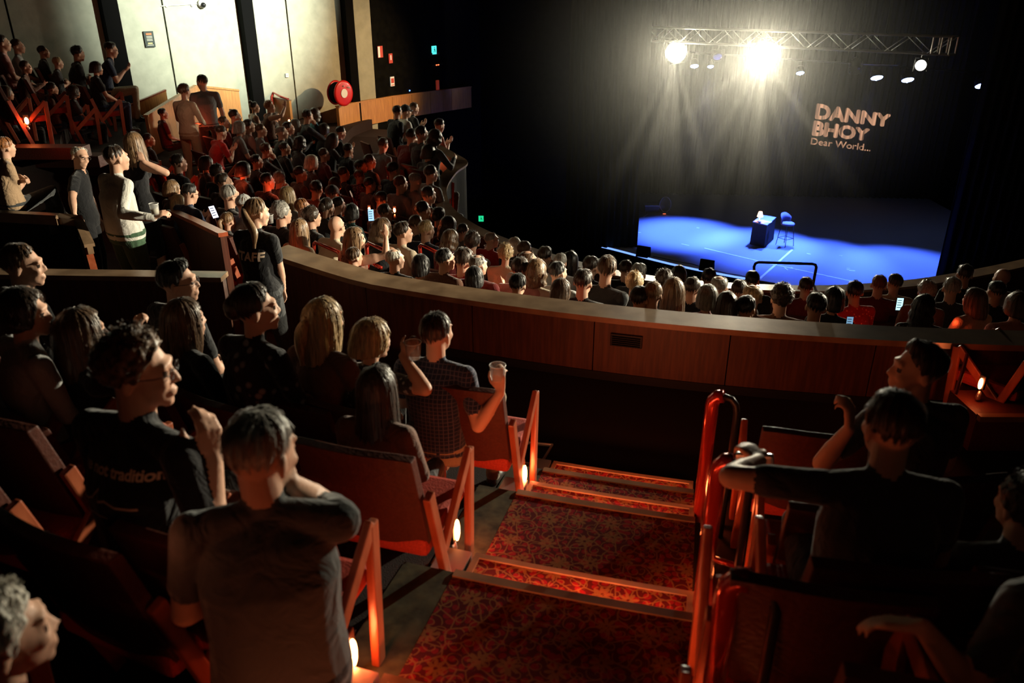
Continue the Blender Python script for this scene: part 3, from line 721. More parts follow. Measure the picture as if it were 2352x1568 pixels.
# long curved timber wall behind block B, built of panels under one coping
wf = struct(empty('wall_front'), 'long curved timber wall with a flat coping around the seating block')
NP = 16; aw0, aw1 = -42, 30.6
def topW(a): return 2.33 if a < 26 else lerp(2.33, 2.22, (a - 26) / 5)
for i in range(NP):
    a0 = lerp(aw0, aw1, i / NP) + .02; a1 = lerp(aw0, aw1, (i + 1) / NP) - .02
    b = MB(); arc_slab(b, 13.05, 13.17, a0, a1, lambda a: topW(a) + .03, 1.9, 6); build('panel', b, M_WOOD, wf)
b = MB(); arc_slab(b, 13.06, 13.13, aw0, aw1, lambda a: topW(a) + .06, 1.9, 60); build('backing', b, M_BLACK, wf)
b = MB(); arc_slab(b, 12.96, 13.24, aw0, aw1 + .15, lambda a: topW(a), .045, 70); build('coping', b, M_COPE, wf)
b = MB(); arc_slab(b, 13.17, 13.185, aw0, 24, lambda a: 2.83, .08, 40); build('skirting', b, M_BLKSAT, wf)
# vent let into that wall
vr, va = topol(at_y(1278, 772, 5.75)); vp = at(1278, 772, 1); 
vr = 13.19; va = 15.85
vt = tag(empty('wall_vent', pol(vr, va, 2.53), -R(va)), 'black slotted vent let into the middle of the long curved timber wall', 'vent')
build('frame', MB().box((0, 0, 0), (.25, .02, .10)), M_BLKSAT, vt, bev=.003)
for i in range(5): build('slat', MB().box((0, -.014, -.034 + .017 * i), (.22, .012, .006)), M_BLACK, vt)

# low balcony rail in front of block B (line followed from the photograph, level by level)
RAIL = [(985, 325, 2.7), (1030, 350, 2.8), (1062, 372, 2.9), (1035, 395, 2.95), (1013, 430, 3.05), (1018, 465, 3.1), (1045, 495, 3.15), (1100, 528, 3.25), (1180, 560, 3.35), (1280, 592, 3.45),
        (1400, 622, 3.56), (1520, 641, 3.62), (1640, 652, 3.65), (1750, 658, 3.65), (1880, 661, 3.65), (2000, 656, 3.65), (2150, 641, 3.65), (2352, 602, 3.65), (2600, 540, 3.65)]
def catmull(P, n):
    out = []
    for i in range(len(P) - 1):
        p0, p1, p2, p3 = P[max(i - 1, 0)], P[i], P[i + 1], P[min(i + 2, len(P) - 1)]
        for k in range(n):
            t = k / n; out.append(.5 * ((2 * p1) + (p2 - p0) * t + (2 * p0 - 5 * p1 + 4 * p2 - p3) * t * t + (3 * p1 - p0 - 3 * p2 + p3) * t ** 3))
    return out + [P[-1]]
rp = catmull([at_drop(*q) for q in RAIL], 6)
def ribbon(mb, pts, o0, o1, z0, z1):
    """wall following pts; o0,o1 offsets to its left, z0,z1 offsets up"""
    vs = []; fs = []
    for i, p in enumerate(pts):
        t = (pts[min(i + 1, len(pts) - 1)] - pts[max(i - 1, 0)]); t.z = 0; t.normalize(); n = Vector((-t.y, t.x, 0))
        for o_, z_ in ((o0, z1), (o1, z1), (o1, z0), (o0, z0)): vs.append(p + n * o_ + Vector((0, 0, z_)))
    m = len(pts)
    for i in range(m - 1):
        for k in range(4): fs.append((4 * i + k, 4 * i + (k + 1) % 4, 4 * i + 4 + (k + 1) % 4, 4 * i + 4 + k))
    fs += [(3, 2, 1, 0), (4 * m - 4, 4 * m - 3, 4 * m - 2, 4 * m - 1)]
    return mb.add(vs, fs)
wr_ = struct(empty('wall_rail'), 'curved timber balcony front with a flat top ledge')
for i in range(18):
    seg = rp[i * 6:(i + 1) * 6 + 1]
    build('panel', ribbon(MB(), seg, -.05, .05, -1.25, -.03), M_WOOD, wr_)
build('shade_skin', ribbon(MB(), rp, .052, .065, -1.25, -.035), M_BLACK, wr_)  # black sheet added so the stage side of the rail stays dark
build('coping', ribbon(MB(), rp, -.13, .10, -.035, 0), M_COPE, wr_)

# partition behind the row on the left, and walls of the side stairs
def parapet(name, pts, h, mw, mc, thick=.06, cop=.10, label=None, ch=.04, panels=True):
    e = struct(empty(name), label); P = [Vector(p) for p in pts]
    for p, q in zip(P, P[1:]):
        n = max(1, round((q - p).length / 1.1)) if panels else 1
        for i in range(n):
            a = p.lerp(q, i / n + .004); c = p.lerp(q, (i + 1) / n - .004); build('panel', ribbon(MB(), [a, c], -thick / 2, thick / 2, -h, -ch), mw, e)
    build('coping', ribbon(MB(), P, -cop / 2, cop / 2, -ch, 0), mc, e); return e
d2 = 2.15
parapet('wall_left', [at_drop(-60, 622, d2), at_drop(80, 624, d2), at_drop(515, 630, d2)], 1.1, M_WOOD, M_COPE, .07, .16, 'straight timber partition behind the left end of the first row')
parapet('trim_1', [at_drop(-80, 481, 1.95), at_drop(132, 492, 1.95), at(178, 497, 7.6), at(205, 560, 7.3)], .10, M_COPE, M_COPE, .05, .09, 'timber ledge over the dark opening on the left', .03)
parapet('trim_2', [at(178, 494, 7.6), at(200, 560, 7.4), at(216, 618, 7.3)], .5, M_WOOD, M_FRAME, .06, .06, 'sloping timber cheek at the end of the dark opening', .04)
b = MB(); ribbon(b, [at(-80, 560, 8.6), at(190, 575, 8.6)], -.05, .05, -.8, .36); struct(build('trim_3', b, M_BLKSAT))
parapet('wall_ramp', [at(392, 480, 9.2), at(450, 505, 8.4), at(512, 534, 7.5)], 1.5, M_WOOD, M_FRAME, .06, .09, 'timber wall stepping down beside the side stairs')
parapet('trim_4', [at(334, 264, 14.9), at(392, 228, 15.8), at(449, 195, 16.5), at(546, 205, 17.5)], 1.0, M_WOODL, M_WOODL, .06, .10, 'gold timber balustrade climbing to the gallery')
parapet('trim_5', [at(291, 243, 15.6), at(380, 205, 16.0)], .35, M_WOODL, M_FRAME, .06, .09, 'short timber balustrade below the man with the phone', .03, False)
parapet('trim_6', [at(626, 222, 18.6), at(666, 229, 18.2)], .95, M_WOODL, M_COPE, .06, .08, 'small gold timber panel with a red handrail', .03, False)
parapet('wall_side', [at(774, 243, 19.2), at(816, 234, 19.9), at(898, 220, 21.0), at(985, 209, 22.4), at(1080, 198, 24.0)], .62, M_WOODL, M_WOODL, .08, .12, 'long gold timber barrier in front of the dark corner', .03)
o = build('hand_rail', MB().tube([at(629, 268, 18.5), at(624, 222, 18.5), at(628, 213, 18.5), at(645, 222, 18.3), at(662, 228, 18.2)], .028, 8), M_RAILRED)
tag(o, 'red bent handrail over the small gold timber panel', 'handrail')

# concrete side wall, cast panels with open joints, black piers between
w0, w1 = Vector((-13.0, 12.05, 0)), Vector((-3.55, 21.35, 0)); wu = (w1 - w0).normalized(); wn = Vector((wu.y, -wu.x, 0))
def wall_hit(px, py=100, off=0.0):
    d = at(px, py, 1) - Vector((0, 0, H)); q = w0 + wn * off; t = (q - Vector((0, 0, 0))).dot(wn) / Vector((d.x, d.y, 0)).dot(wn); return Vector((0, 0, H)) + d * t
cw = struct(empty('wall_concrete'), 'tall pale concrete side wall of cast panels')
js = [w0] + [wall_hit(x, y) for x, y in ((35, 100), (388, 100), (671, 140))] + [w1]
js = [Vector((j.x, j.y, 0)) for j in js]
for p, q in zip(js, js[1:]):
    a, c = p + wu * .018, q - wu * .018
    b = MB(); b.prism([a, c, c - wn * .25, a - wn * .25], 5.0, H + 3.1); build('panel', b, M_CONC, cw)
b = MB(); b.prism([w0 - wn * .05, w1 - wn * .05, w1 - wn * .3, w0 - wn * .3], 0, H + 3.1); build('backing', b, M_BLACK, cw)
for i, (xl, xr, y) in enumerate(((252, 288, 100), (566, 592, 100), (800, 818, 100))):
    a = wall_hit(xl, y, .22); c = wall_hit(xr, y, .22); a.z = c.z = 0
    b = MB(); b.prism([a, c, c - wn * .3, a - wn * .3], 4, H + 3.1); o = build('pillar', b, M_BLACK); struct(o, 'black pier standing proud of the concrete wall')
# dark walls round to the stage
b = MB(); b.prism([w1, (-1.0, 25.8, 0), (-1.2, 26.1, 0), w1 - Vector((.3, -.3, 0))], 0, H + 3.1); struct(build('wall_corner', b, M_DWALL))
b = MB(); b.prism([(-1.0, 25.8, 0), (3.0, 27.2, 0), (3.0, 27.5, 0), (-1.2, 26.1, 0)], 0, H + 3.1); struct(build('wall_proscenium', b, M_DWALL))
b = MB(); b.prism([(-14, 12, 0), (-13, 12.05, 0), (-13, -4, 0), (-14, -4, 0)], 0, H + 3.1); struct(build('wall_far_left', b, M_DWALL))

# ------------------------------------------------------------------ stage
SZ = H - 7.8
fe = [at_drop(x, y, 7.8) for x, y in ((1330, 553), (1405, 570), (1482, 590), (1565, 610), (1640, 625), (1730, 641), (1820, 655), (1920, 661), (2040, 656), (2150, 640), (2260, 620), (2400, 600))]
fe = catmull(fe, 3)
back = [Vector((17, 36, SZ)), Vector((2.5, 36, SZ))]
b = MB(); b.prism([(p.x, p.y) for p in fe + back], 0, SZ)
M_STAGE = mat('stage_floor_carpet', (.30, .30, .32), .9, bump=.2, bscale=220, var=.25)
stg = struct(build('floor_stage', b, M_STAGE), 'open stage floor under blue light')
b = MB(); ribbon(b, fe, -.03, .0, -SZ + .01, -.04); build('fascia', b, M_BLACK, stg)
led = [p for p in fe if p.x < 7.4]
o = build('led_strip', ribbon(MB(), led, -.045, .0, -.04, .008), emat('led_strip', (.18, .35, 1.0), 1.6)); tag(o, 'thin glowing blue-white strip along the left stage edge', 'light strip')
M_TAPE = mat('white_tape', (.9, .9, .9), .7)
def tape(px0, py0, px1, py1, w_=.04, label=None, grp=None):
    p, q = at_drop(px0, py0, 7.8), at_drop(px1, py1, 7.8); p.z = q.z = SZ + .004
    o = build('tape_mark', MB().bar(p, q, .006, w_, (0, 0, 1)), M_TAPE); return tag(o, label, 'tape', grp)
tape(1618, 570, 1756, 603, .05, 'long pale line on the stage left of the desk')
tape(1756, 603, 1985, 652, .05, 'long pale line running on behind the black hoop rail')
tape(1820, 573, 1745, 640, .07, 'pale line running from the stool towards the hoop rail')
for i, (a, b_, c, d, t) in enumerate(((1478, 498, 1488, 492, 'small tape tick at the back left of the stage'), (1565, 560, 1583, 564, 'short bright tape dash left of the long stage line'), (1600, 523, 1606, 524, 'tiny tape dash near the back of the blue stage'),
        (1853, 582, 1862, 584, 'small tape dash to the right below the stool'), (1927, 587, 1935, 588, 'small tape dash further right of the stool'), (1802, 615, 1810, 621, 'slanting tape tick inside the hoop rail, left one'),
        (1817, 614, 1829, 620, 'slanting tape tick inside the hoop rail, right one'), (1944, 616, 1952, 617, 'upper tape tick of the grid mark on the right stage'), (1950, 621, 1964, 622, 'lower tape tick of the grid mark on the right stage'), (1944, 620, 1950, 619, 'left tape tick of the grid mark on the right stage'),
        (1466, 534, 1472, 534, 'tape dash beside the black curtain edge'))):
    tape(a, b_, c, d, .035, t)
def curtain(name, p, q, z0, z1, folds, amp, label, m):
    p, q = Vector(p), Vector(q); n = int(folds * 8); d = (q - p); L_ = d.length; u = d.normalized(); nn = Vector((-u.y, u.x, 0)); vs = []; fs = []
    r = random.Random(len(name)); ph = 0
    for i in range(n + 1):
        ph += 2 * math.pi / 8 * r.uniform(.6, 1.4); o_ = math.sin(ph) * amp
        for z, k in ((z0, 1), (z0 + (z1 - z0) * .5, .9), (z1, .7)): 
            vs.append((p.x + d.x * i / n + nn.x * o_ * k, p.y + d.y * i / n + nn.y * o_ * k, z))
    for i in range(n):
        for k in range(2): fs.append((3 * i + k, 3 * i + 3 + k, 3 * i + 4 + k, 3 * i + 1 + k))
    b = MB().add(vs, fs); me = b.mesh(name, True); me.materials.append(m); o = bpy.data.objects.new(name, me); col.objects.link(o)
    sm = o.modifiers.new('t', 'SOLIDIFY'); sm.thickness = .01
    return tag(o, label, 'curtain')
M_VELOUR = mat('black_velour', (.012, .012, .010), .95, bump=.2, bscale=90)
BK0, BK1 = Vector((2.6, 32.5, 0)), Vector((17.2, 31.3, 0))
curtain('back_curtain', BK0, BK1, SZ, H + 2.9, 60, .09, 'wide black pleated curtain across the back of the stage', M_VELOUR)
lc = at_drop(1463, 567, 7.8); 
curtain('side_curtain', (lc.x - 2.4, lc.y - .1, 0), (lc.x, lc.y, 0), SZ, H + 2.9, 12, .05, 'black leg curtain hanging at the left edge of the stage', M_VELOUR)
rc = at_drop(2150, 634, 7.8)
curtain('side_curtain', (rc.x, rc.y, 0), (rc.x + 4.4, rc.y - .6, 0), SZ, H + 2.9, 18, .05, 'black leg curtain hanging at the right edge of the stage', M_VELOUR)
# projected title: glowing letter meshes stand in for projector light on the back curtain
def text_mesh(s, size, bold=0.0, extrude=.004, space=1.0, align='LEFT', shear=0):
    c = bpy.data.curves.new('t', 'FONT'); c.body = s; c.size = size; c.offset = bold; c.extrude = extrude; c.space_character = space; c.align_x = align; c.shear = shear; c.resolution_u = 3
    o = bpy.data.objects.new('t', c); col.objects.link(o); dg = bpy.context.evaluated_depsgraph_get(); dg.update()
    me = bpy.data.meshes.new_from_object(o.evaluated_get(dg)); bpy.data.objects.remove(o); return me
m, nt, b = nmat('projection_glow'); tc = nt.nodes.new('ShaderNodeTexCoord'); wv = nt.nodes.new('ShaderNodeTexNoise'); mp = nt.nodes.new('ShaderNodeMapping'); mp.inputs['Scale'].default_value = (5, .25, .3)
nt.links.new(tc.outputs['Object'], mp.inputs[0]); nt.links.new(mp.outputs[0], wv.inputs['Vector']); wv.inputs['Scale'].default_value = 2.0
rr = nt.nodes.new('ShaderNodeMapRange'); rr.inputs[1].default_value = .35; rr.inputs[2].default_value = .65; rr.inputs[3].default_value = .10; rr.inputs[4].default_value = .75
nt.links.new(wv.outputs['Fac'], rr.inputs[0]); nt.links.new(rr.outputs[0], b.inputs['Emission Strength']); b.inputs['Emission Color'].default_value = (1.0, .52, .30, 1); b.inputs['Base Color'].default_value = (.02, .02, .02, 1); M_PROJ = m  # noise streaks in the emission imitate light broken by the folds
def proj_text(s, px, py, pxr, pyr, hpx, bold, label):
    """a word of glowing meshes just off the pleats: one letter, one piece"""
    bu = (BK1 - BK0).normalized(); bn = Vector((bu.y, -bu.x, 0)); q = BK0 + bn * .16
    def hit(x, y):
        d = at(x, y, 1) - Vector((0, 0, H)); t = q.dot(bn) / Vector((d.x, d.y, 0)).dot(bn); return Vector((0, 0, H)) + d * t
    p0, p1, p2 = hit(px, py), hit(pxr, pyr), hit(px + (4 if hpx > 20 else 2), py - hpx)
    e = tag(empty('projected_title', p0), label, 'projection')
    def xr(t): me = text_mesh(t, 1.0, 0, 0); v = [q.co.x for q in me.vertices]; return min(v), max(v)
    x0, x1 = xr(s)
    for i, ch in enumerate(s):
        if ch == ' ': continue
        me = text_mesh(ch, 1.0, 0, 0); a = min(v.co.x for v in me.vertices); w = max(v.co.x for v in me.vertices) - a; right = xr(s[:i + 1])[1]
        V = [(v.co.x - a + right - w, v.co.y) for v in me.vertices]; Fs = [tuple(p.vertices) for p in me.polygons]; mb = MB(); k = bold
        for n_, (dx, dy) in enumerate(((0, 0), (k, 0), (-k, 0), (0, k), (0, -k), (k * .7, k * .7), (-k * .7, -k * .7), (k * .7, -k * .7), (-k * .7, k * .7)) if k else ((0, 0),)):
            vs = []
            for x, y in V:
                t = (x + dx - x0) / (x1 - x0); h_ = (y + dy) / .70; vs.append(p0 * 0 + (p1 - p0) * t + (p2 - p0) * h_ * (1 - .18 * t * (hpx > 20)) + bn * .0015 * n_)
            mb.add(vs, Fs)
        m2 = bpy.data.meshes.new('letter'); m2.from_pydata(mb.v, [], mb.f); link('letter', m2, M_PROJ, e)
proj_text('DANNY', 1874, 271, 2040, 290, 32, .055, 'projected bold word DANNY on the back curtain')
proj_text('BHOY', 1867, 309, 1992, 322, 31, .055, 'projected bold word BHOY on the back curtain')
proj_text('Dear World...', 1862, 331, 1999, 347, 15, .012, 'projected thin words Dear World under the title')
# ------------------------------------------------------------------ truss and lamps
def truss(p0, p1, w_, h_, bays, name, label):
    t = tag(empty(name, p0), label, 'truss'); p0, p1 = Vector(p0), Vector(p1); d = p1 - p0; u = d.normalized(); s = Vector((0, 0, 1)).cross(u).normalized(); up = u.cross(s)
    o0 = Vector(p0)
    def P(k, a, b_): return d * k + s * a * w_ / 2 + up * b_ * h_ / 2
    for a in (-1, 1):
        for b_ in (-1, 1): build('chord', MB().tube([P(0, a, b_), P(1, a, b_)], .024, 8), M_ALU, t, True)
    for i in range(bays):
        k0, k1 = i / bays, (i + 1) / bays
        for a in (-1, 1):
            lo, hi = (-1, 1) if i % 2 else (1, -1)
            build('brace', MB().tube([P(k0, a, lo), P(k1, a, hi)], .012, 6), M_ALU, t, True)
        build('brace', MB().tube([P(k0, -1, -1 if i % 2 else 1), P(k1, 1, -1 if i % 2 else 1)], .010, 6), M_ALU, t, True)
    for k in (0, .012, .03, .97, .985, 1):
        m = MB(); m.tube([P(k, -1, -1), P(k, -1, 1), P(k, 1, 1), P(k, 1, -1), P(k, -1, -1)], .022, 6); build('end_frame', m, M_CHROME, t)
    for k in (.13, .38, .62, .88):
        build('hanging_wire', MB().tube([P(k, 0, 1), P(k, 0, 1) + Vector((0, 0, 4))], .006, 5), M_BLKSAT, t)
    return t
truss(TL, TR, .40, .40, 26, 'lighting_truss', 'long aluminium lattice truss hanging over the stage edge')
lamp_glow = []
def truss_z(p):
    t = (p - TL).dot(TR - TL) / (TR - TL).length_squared; return TL.lerp(TR, t).z - .18
def can_lamp(name, loc, aim, r, L_, lens, label, cat='stage lamp', group=None, lensmat=None, bars=0, hang=None):
    e = tag(empty(name, loc), label, cat, group); q = Vector((0, 0, 1)).rotation_difference((Vector(aim) - Vector(loc)).normalized()).to_matrix().to_4x4()
    o = build('housing', MB().lathe([(r * .5, -L_), (r * .85, -L_ * .8), (r * .9, -.02), (r * 1.06, 0), (r * 1.06, .03), (r * .98, .03), (r * .98, .002)], n=20), M_BLKSAT, e, True); o.matrix_local = q
    o = build('lens', MB().lathe([(r * .96, .004), (r * .8, .012), (r * .3, .02)], n=20), lensmat, e, True); o.matrix_local = q
    m = MB(); m.tube([(r * 1.25, 0, -L_ * .4), (r * 1.25, 0, r * .6), (r * 1.2, 0, r * 1.3), (-r * 1.2, 0, r * 1.3), (-r * 1.25, 0, r * .6), (-r * 1.25, 0, -L_ * .4)], .012, 6); build('yoke', m, M_BLKSAT, e)
    build('clamp', MB().box((0, 0, r * 1.3 + .06), (.05, .05, .14)), M_BLKSAT, e, bev=.005)
    top = r * 1.3 + .10; z1 = (truss_z(loc) if hang is None else hang) - loc.z
    if z1 > top: build('hanger', MB().tube([(0, 0, top), (0, 0, z1)], .014, 6), M_BLKSAT, e)
    if bars:
        for k in range(4): o = build('barn_door', MB().box(((r * 1.05 if k < 2 else 0) * (1 if k % 2 else -1), (r * 1.05 if k > 1 else 0) * (1 if k % 2 else -1), .09), (.006 if k < 2 else r * 1.4, r * 1.4 if k < 2 else .006, .14)), M_BLKSAT, e); o.matrix_local = q
    return e
CAMP = (0, 0, H)
can_lamp('stage_lamp', LA, CAMP, .31, .35, None, 'blinding round front lamp, the left one of the two under the truss', 'stage lamp', None, E_STAGE, 1)
can_lamp('stage_lamp', LB, CAMP, .37, .40, None, 'blinding round front lamp, the larger right one of the two under the truss', 'stage lamp', None, E_STAGE, 1)
can_lamp('stage_lamp', at(2115, 150, truss_depth(2115)), at(1500, 700, 6), .13, .35, None, 'small white side lamp glowing under the right end of the truss', 'stage lamp', None, emat('side_lens', (1, .97, .85), 6), 0)
can_lamp('stage_lamp', at(1648, 130, 24), at(1648, 700, 20), .16, .3, None, 'unlit chrome lamp between the two blinding front lamps', 'stage lamp', None, mat('mirror_lens', (.8, .8, .8), .15, metal=1), 0, H + 3.1)
can_lamp('stage_lamp', at(1965, 155, 24), at_drop(1900, 600, 7.8), .16, .3, None, 'unlit black lamp on the bar right of the blinding lamps', 'stage lamp', None, M_BLKSAT, 1, H + 3.1)
E_BLUE = emat('blue_led', (.30, .45, 1.0), 14)
for px, py, d, r, t in ((1595, 151, 25, .13, 'faint blue LED lamp just right of the left blinding lamp'), (1632, 152, 25.5, .10, 'small blue-white LED lamp left of the unlit chrome lamp'), (1838, 167, 25.5, .13, 'small blue-white LED lamp just right of the larger blinding lamp'),
                     (2014, 178, 25, .19, 'blue LED lamp, the left one of the close pair on the right'), (2085, 183, 25, .19, 'blue LED lamp, the right one of the close pair on the right'), (2258, 196, 25, .24, 'blue LED lamp hanging alone nearest the right curtain')):
    e = tag(empty('led_lamp', at(px, py, d)), t, 'stage lamp')
    tilt = Matrix.Rotation(-.5, 4, 'X')
    o = build('housing', MB().lathe([(r * .5, .22), (r, .16), (r * 1.02, .0), (r * 1.0, -.01)], n=18), M_BLKSAT, e, True); o.matrix_local = tilt
    m = MB()
    for k in range(13):
        a = k * 2.4; q = r * .82 * math.sqrt(k / 12); m.lathe([(r * .17, -.004), (r * .15, -.03), (r * .06, -.04)], (q * math.cos(a), q * math.sin(a), 0), 8)
    m.lathe([(r * .97, -.004), (r * .9, -.02)], n=18); o = build('led_lens', m, E_BLUE, e, False); o.matrix_local = tilt
    build('yoke', MB().tube([(r * 1.1, 0, .1), (r * 1.1, 0, .34), (-r * 1.1, 0, .34), (-r * 1.1, 0, .1)], .01, 6), M_BLKSAT, e)
    build('hanger', MB().tube([(0, 0, .33), (0, 0, H + 3.1 - e.location.z)], .012, 6), M_BLKSAT, e)
b1 = at(1950, 146, 24.5); b2 = at(2062, 150, 24.3)
def hung_bar(p, q, r, m):
    P0 = Vector(p); e = empty('lighting_bar', P0); q = Vector(q) - P0; build('pipe', MB().tube([(0, 0, 0), q], r, 8), m, e, True)
    for k in (.15, .85): build('hanging_wire', MB().tube([q * k, q * k + Vector((0, 0, H + 3.1 - P0.z - q.z * k))], .006, 5), M_BLKSAT, e)
    return e
tag(hung_bar(at(1560, 118, 25.8), at(2330, 172, 25), .024, M_BLKSAT), 'black lighting bar carrying the blue LED lamps', 'bar')
tag(hung_bar(b1, b2, .018, M_ALU), 'short grey bar above the pair of blue LED lamps', 'bar')
# glow of the two lamps and the streaks between their barn doors
light('SPOT', 'lamp_glow', LA + toc(LA), 1100, WARM, CAMP, .12, 130, 1.0)
light('SPOT', 'lamp_glow', LB + toc(LB), 2600, WARM, CAMP, .15, 130, 1.0)
for L0, tg in ((LA, ((1340, 560), (1470, 480), (1530, 600), (1640, 500))), (LB, ((1560, 470), (1600, 620), (1740, 620), (1850, 600), (1990, 480), (1690, 600), (1480, 330)))):
    for i, (x, y) in enumerate(tg):
        light('SPOT', 'lamp_streak', L0 + toc(L0), 16000, WARM, at(x, y, 17), .03, 4 + 1.5 * (i % 3), .8)
# haze hanging under the truss
m = bpy.data.materials.new('stage_haze'); m.use_nodes = True; nt = m.node_tree; nt.nodes.clear()
o_ = nt.nodes.new('ShaderNodeOutputMaterial'); vs_ = nt.nodes.new('ShaderNodeVolumeScatter'); vs_.inputs['Density'].default_value = .01; vs_.inputs['Anisotropy'].default_value = .55; vs_.inputs['Color'].default_value = (1, 1, .96, 1)
tc = nt.nodes.new('ShaderNodeTexCoord'); mp = nt.nodes.new('ShaderNodeMapping'); mp.inputs['Scale'].default_value = (1 / 7.0, 1 / 6.0, 1 / 5.4)
gr = nt.nodes.new('ShaderNodeTexGradient'); gr.gradient_type = 'QUADRATIC_SPHERE'; mu = nt.nodes.new('ShaderNodeMath'); mu.operation = 'MULTIPLY'; mu.inputs[1].default_value = .018
nt.links.new(tc.outputs['Object'], mp.inputs[0]); nt.links.new(mp.outputs[0], gr.inputs[0]); nt.links.new(gr.outputs['Fac'], mu.inputs[0]); nt.links.new(mu.outputs[0], vs_.inputs['Density'])
nt.links.new(vs_.outputs[0], o_.inputs['Volume'])
hz = MB().box((0, 0, 0), (14.0, 12.0, 10.0)); o = build('haze', hz, m); o.location = (5.6, 21.0, 7.1); tag(o, 'thin stage haze glowing in the beams under the truss', 'haze', None, 'stuff')

# ------------------------------------------------------------------ things on the stage
dk = tag(empty('desk', (at_drop(1741, 560, 7.8).x, at_drop(1741, 560, 7.8).y, SZ)), 'black draped desk standing on the blue stage', 'desk')
dc = at_drop(1750, 556, 7.8); q = [at_drop(*p, 7.05) for p in ((1729, 510), (1762, 518), (1783, 500), (1749, 494))]
dk.location = (sum(p.x for p in q) / 4, sum(p.y for p in q) / 4, SZ); c0 = dk.location.copy()
M_DESK = mat('pale_desk_top', (.50, .50, .55), .35); M_DRAPE = mat('black_drape', (.012, .012, .015), .9, bump=.4, bscale=12)
def desk_prism(z0, z1, k=1.0, k2=None):
    k2 = k2 or k; vs = [((p.x - c0.x) * kk, (p.y - c0.y) * kk, z) for kk, z in ((k2, z0), (k, z1)) for p in q]
    return MB().add(vs, [(3, 2, 1, 0), (4, 5, 6, 7)] + [(i, (i + 1) % 4, 4 + (i + 1) % 4, 4 + i) for i in range(4)])
build('desk_top', desk_prism(.74, .77), M_DESK, dk, bev=.005); build('drape', desk_prism(.0, .74, .97, 1.03), M_DRAPE, dk)
lp = tag(empty('table_lamp', at_drop(1744, 509, 7.03)), 'small glowing table lamp on the far left corner of the draped desk', 'lamp')
lp.location.z = SZ + .775
build('base', MB().lathe([(.06, 0), (.06, .012), (.012, .03), (.008, .22)], n=14), M_CHROME, lp, True)
build('lamp_shade', MB().lathe([(.095, .17), (.055, .33), (.05, .33), (.09, .17)], n=18), emat('lamp_shade', (1.0, .55, .28), 7), lp, True)
light('POINT', 'table_lamp_light', lp.location + Vector((0, 0, .3)), 6, (1, .6, .35), None, .05)
mg = tag(empty('mug', at_drop(1744, 514, 7.03)), 'small white mug beside the lamp on the desk', 'mug'); mg.location.z = SZ + .772
build('cup', MB().lathe([(.035, 0), (.04, .09), (.035, .09), (.03, .01)], n=14), M_WHITE, mg, True); build('handle', MB().tube([(.038, 0, .07), (.065, 0, .06), (.065, 0, .03), (.038, 0, .02)], .005, 6), M_WHITE, mg)
for i, (x, y, t) in enumerate(((1754, 508, 'sheet of white paper lying on the middle of the desk'), (1761, 509, 'second white sheet nearer the stool on the desk'))):
    p = at_drop(x, y, 7.03); o = build('paper_sheet', MB().box((0, 0, 0), (.21, .30, .002 + .002 * i)), M_WHITE); o.location = (p.x, p.y, SZ + .775); o.rotation_euler = (0, 0, .4 + i * .5); tag(o, t, 'paper')
sl = at_drop(1802, 563, 7.8)
sp = tag(empty('bar_stool', sl, R(-150)), 'purple velvet bar stool with a curved back beside the draped desk', 'stool')
M_VEL = mat('purple_velvet', (.28, .25, .40), .85, bump=.2, bscale=60)
build('seat', MB().lathe([(.10, .68), (.21, .70), (.225, .735), (.20, .77), (.08, .78)], n=22), M_VEL, sp, True)
vs = []; fs = []; n = 20
for i in range(n + 1):
    a = R(20 + 140 * i / n) + math.pi; tp = .30 * math.sin(math.pi * (i + 1.5) / (n + 3)) ** .45
    for rr_, z in ((.215, .76), (.255, .76 + tp), (.225, .77 + tp), (.185, .77)): vs.append((rr_ * math.cos(a), rr_ * math.sin(a), z))
for i in range(n):
    for k in range(4): fs.append((4 * i + k, 4 * i + (k + 1) % 4, 4 * i + 4 + (k + 1) % 4, 4 * i + 4 + k))
fs += [(3, 2, 1, 0), (4 * n, 4 * n + 1, 4 * n + 2, 4 * n + 3)]
build('backrest', MB().add(vs, fs), M_VEL, sp, True)
for sx in (-1, 1):
    for sy in (-1, 1): build('leg', MB().tube([(sx * .13, sy * .13, .70), (sx * .20, sy * .20, 0)], .011, 6), M_BLKSAT, sp)
build('foot_ring', MB().tube([(.172 * 1.0 * (1 if k in (0, 3, 4) else -1), .172 * (1 if k in (0, 1, 4) else -1), .25) for k in range(5)], .009, 6), M_BLKSAT, sp)
for x, y, t in ((1482, 590, 'black wedge monitor on the stage edge, the one nearer the left curtain'), (1628, 622, 'black wedge monitor on the stage edge, the one nearer the hoop rail')):
    p = at_drop(x, y, 7.8) + Vector((-.05, .1, 0)); e = tag(empty('stage_monitor', p, R(-30)), t, 'speaker'); w_ = .40
    vs = [(sx * w_ / 2, y_, z_) for sx in (-1, 1) for y_, z_ in ((-.16, 0), (.16, 0), (.10, .30), (-.06, .34))]
    build('cabinet', MB().add(vs, [(0, 1, 2, 3), (7, 6, 5, 4)] + [(i, 4 + i, 4 + (i + 1) % 4, (i + 1) % 4) for i in range(4)]), M_BLACK, e, bev=.008)
    build('grille', MB().add([(-.18, .168, .03), (.18, .168, .03), (.18, .117, .28), (-.18, .117, .28)], [(0, 1, 2, 3)]), M_BLKSAT, e)
o = tag(build('cable', MB().tube([at_drop(1500, 588, 7.78), at_drop(1560, 601, 7.78), at_drop(1590, 606, 7.78), at_drop(1622, 616, 7.78)], .01, 5), M_BLACK), 'thin black cable on the stage between the wedge monitors', 'cable')
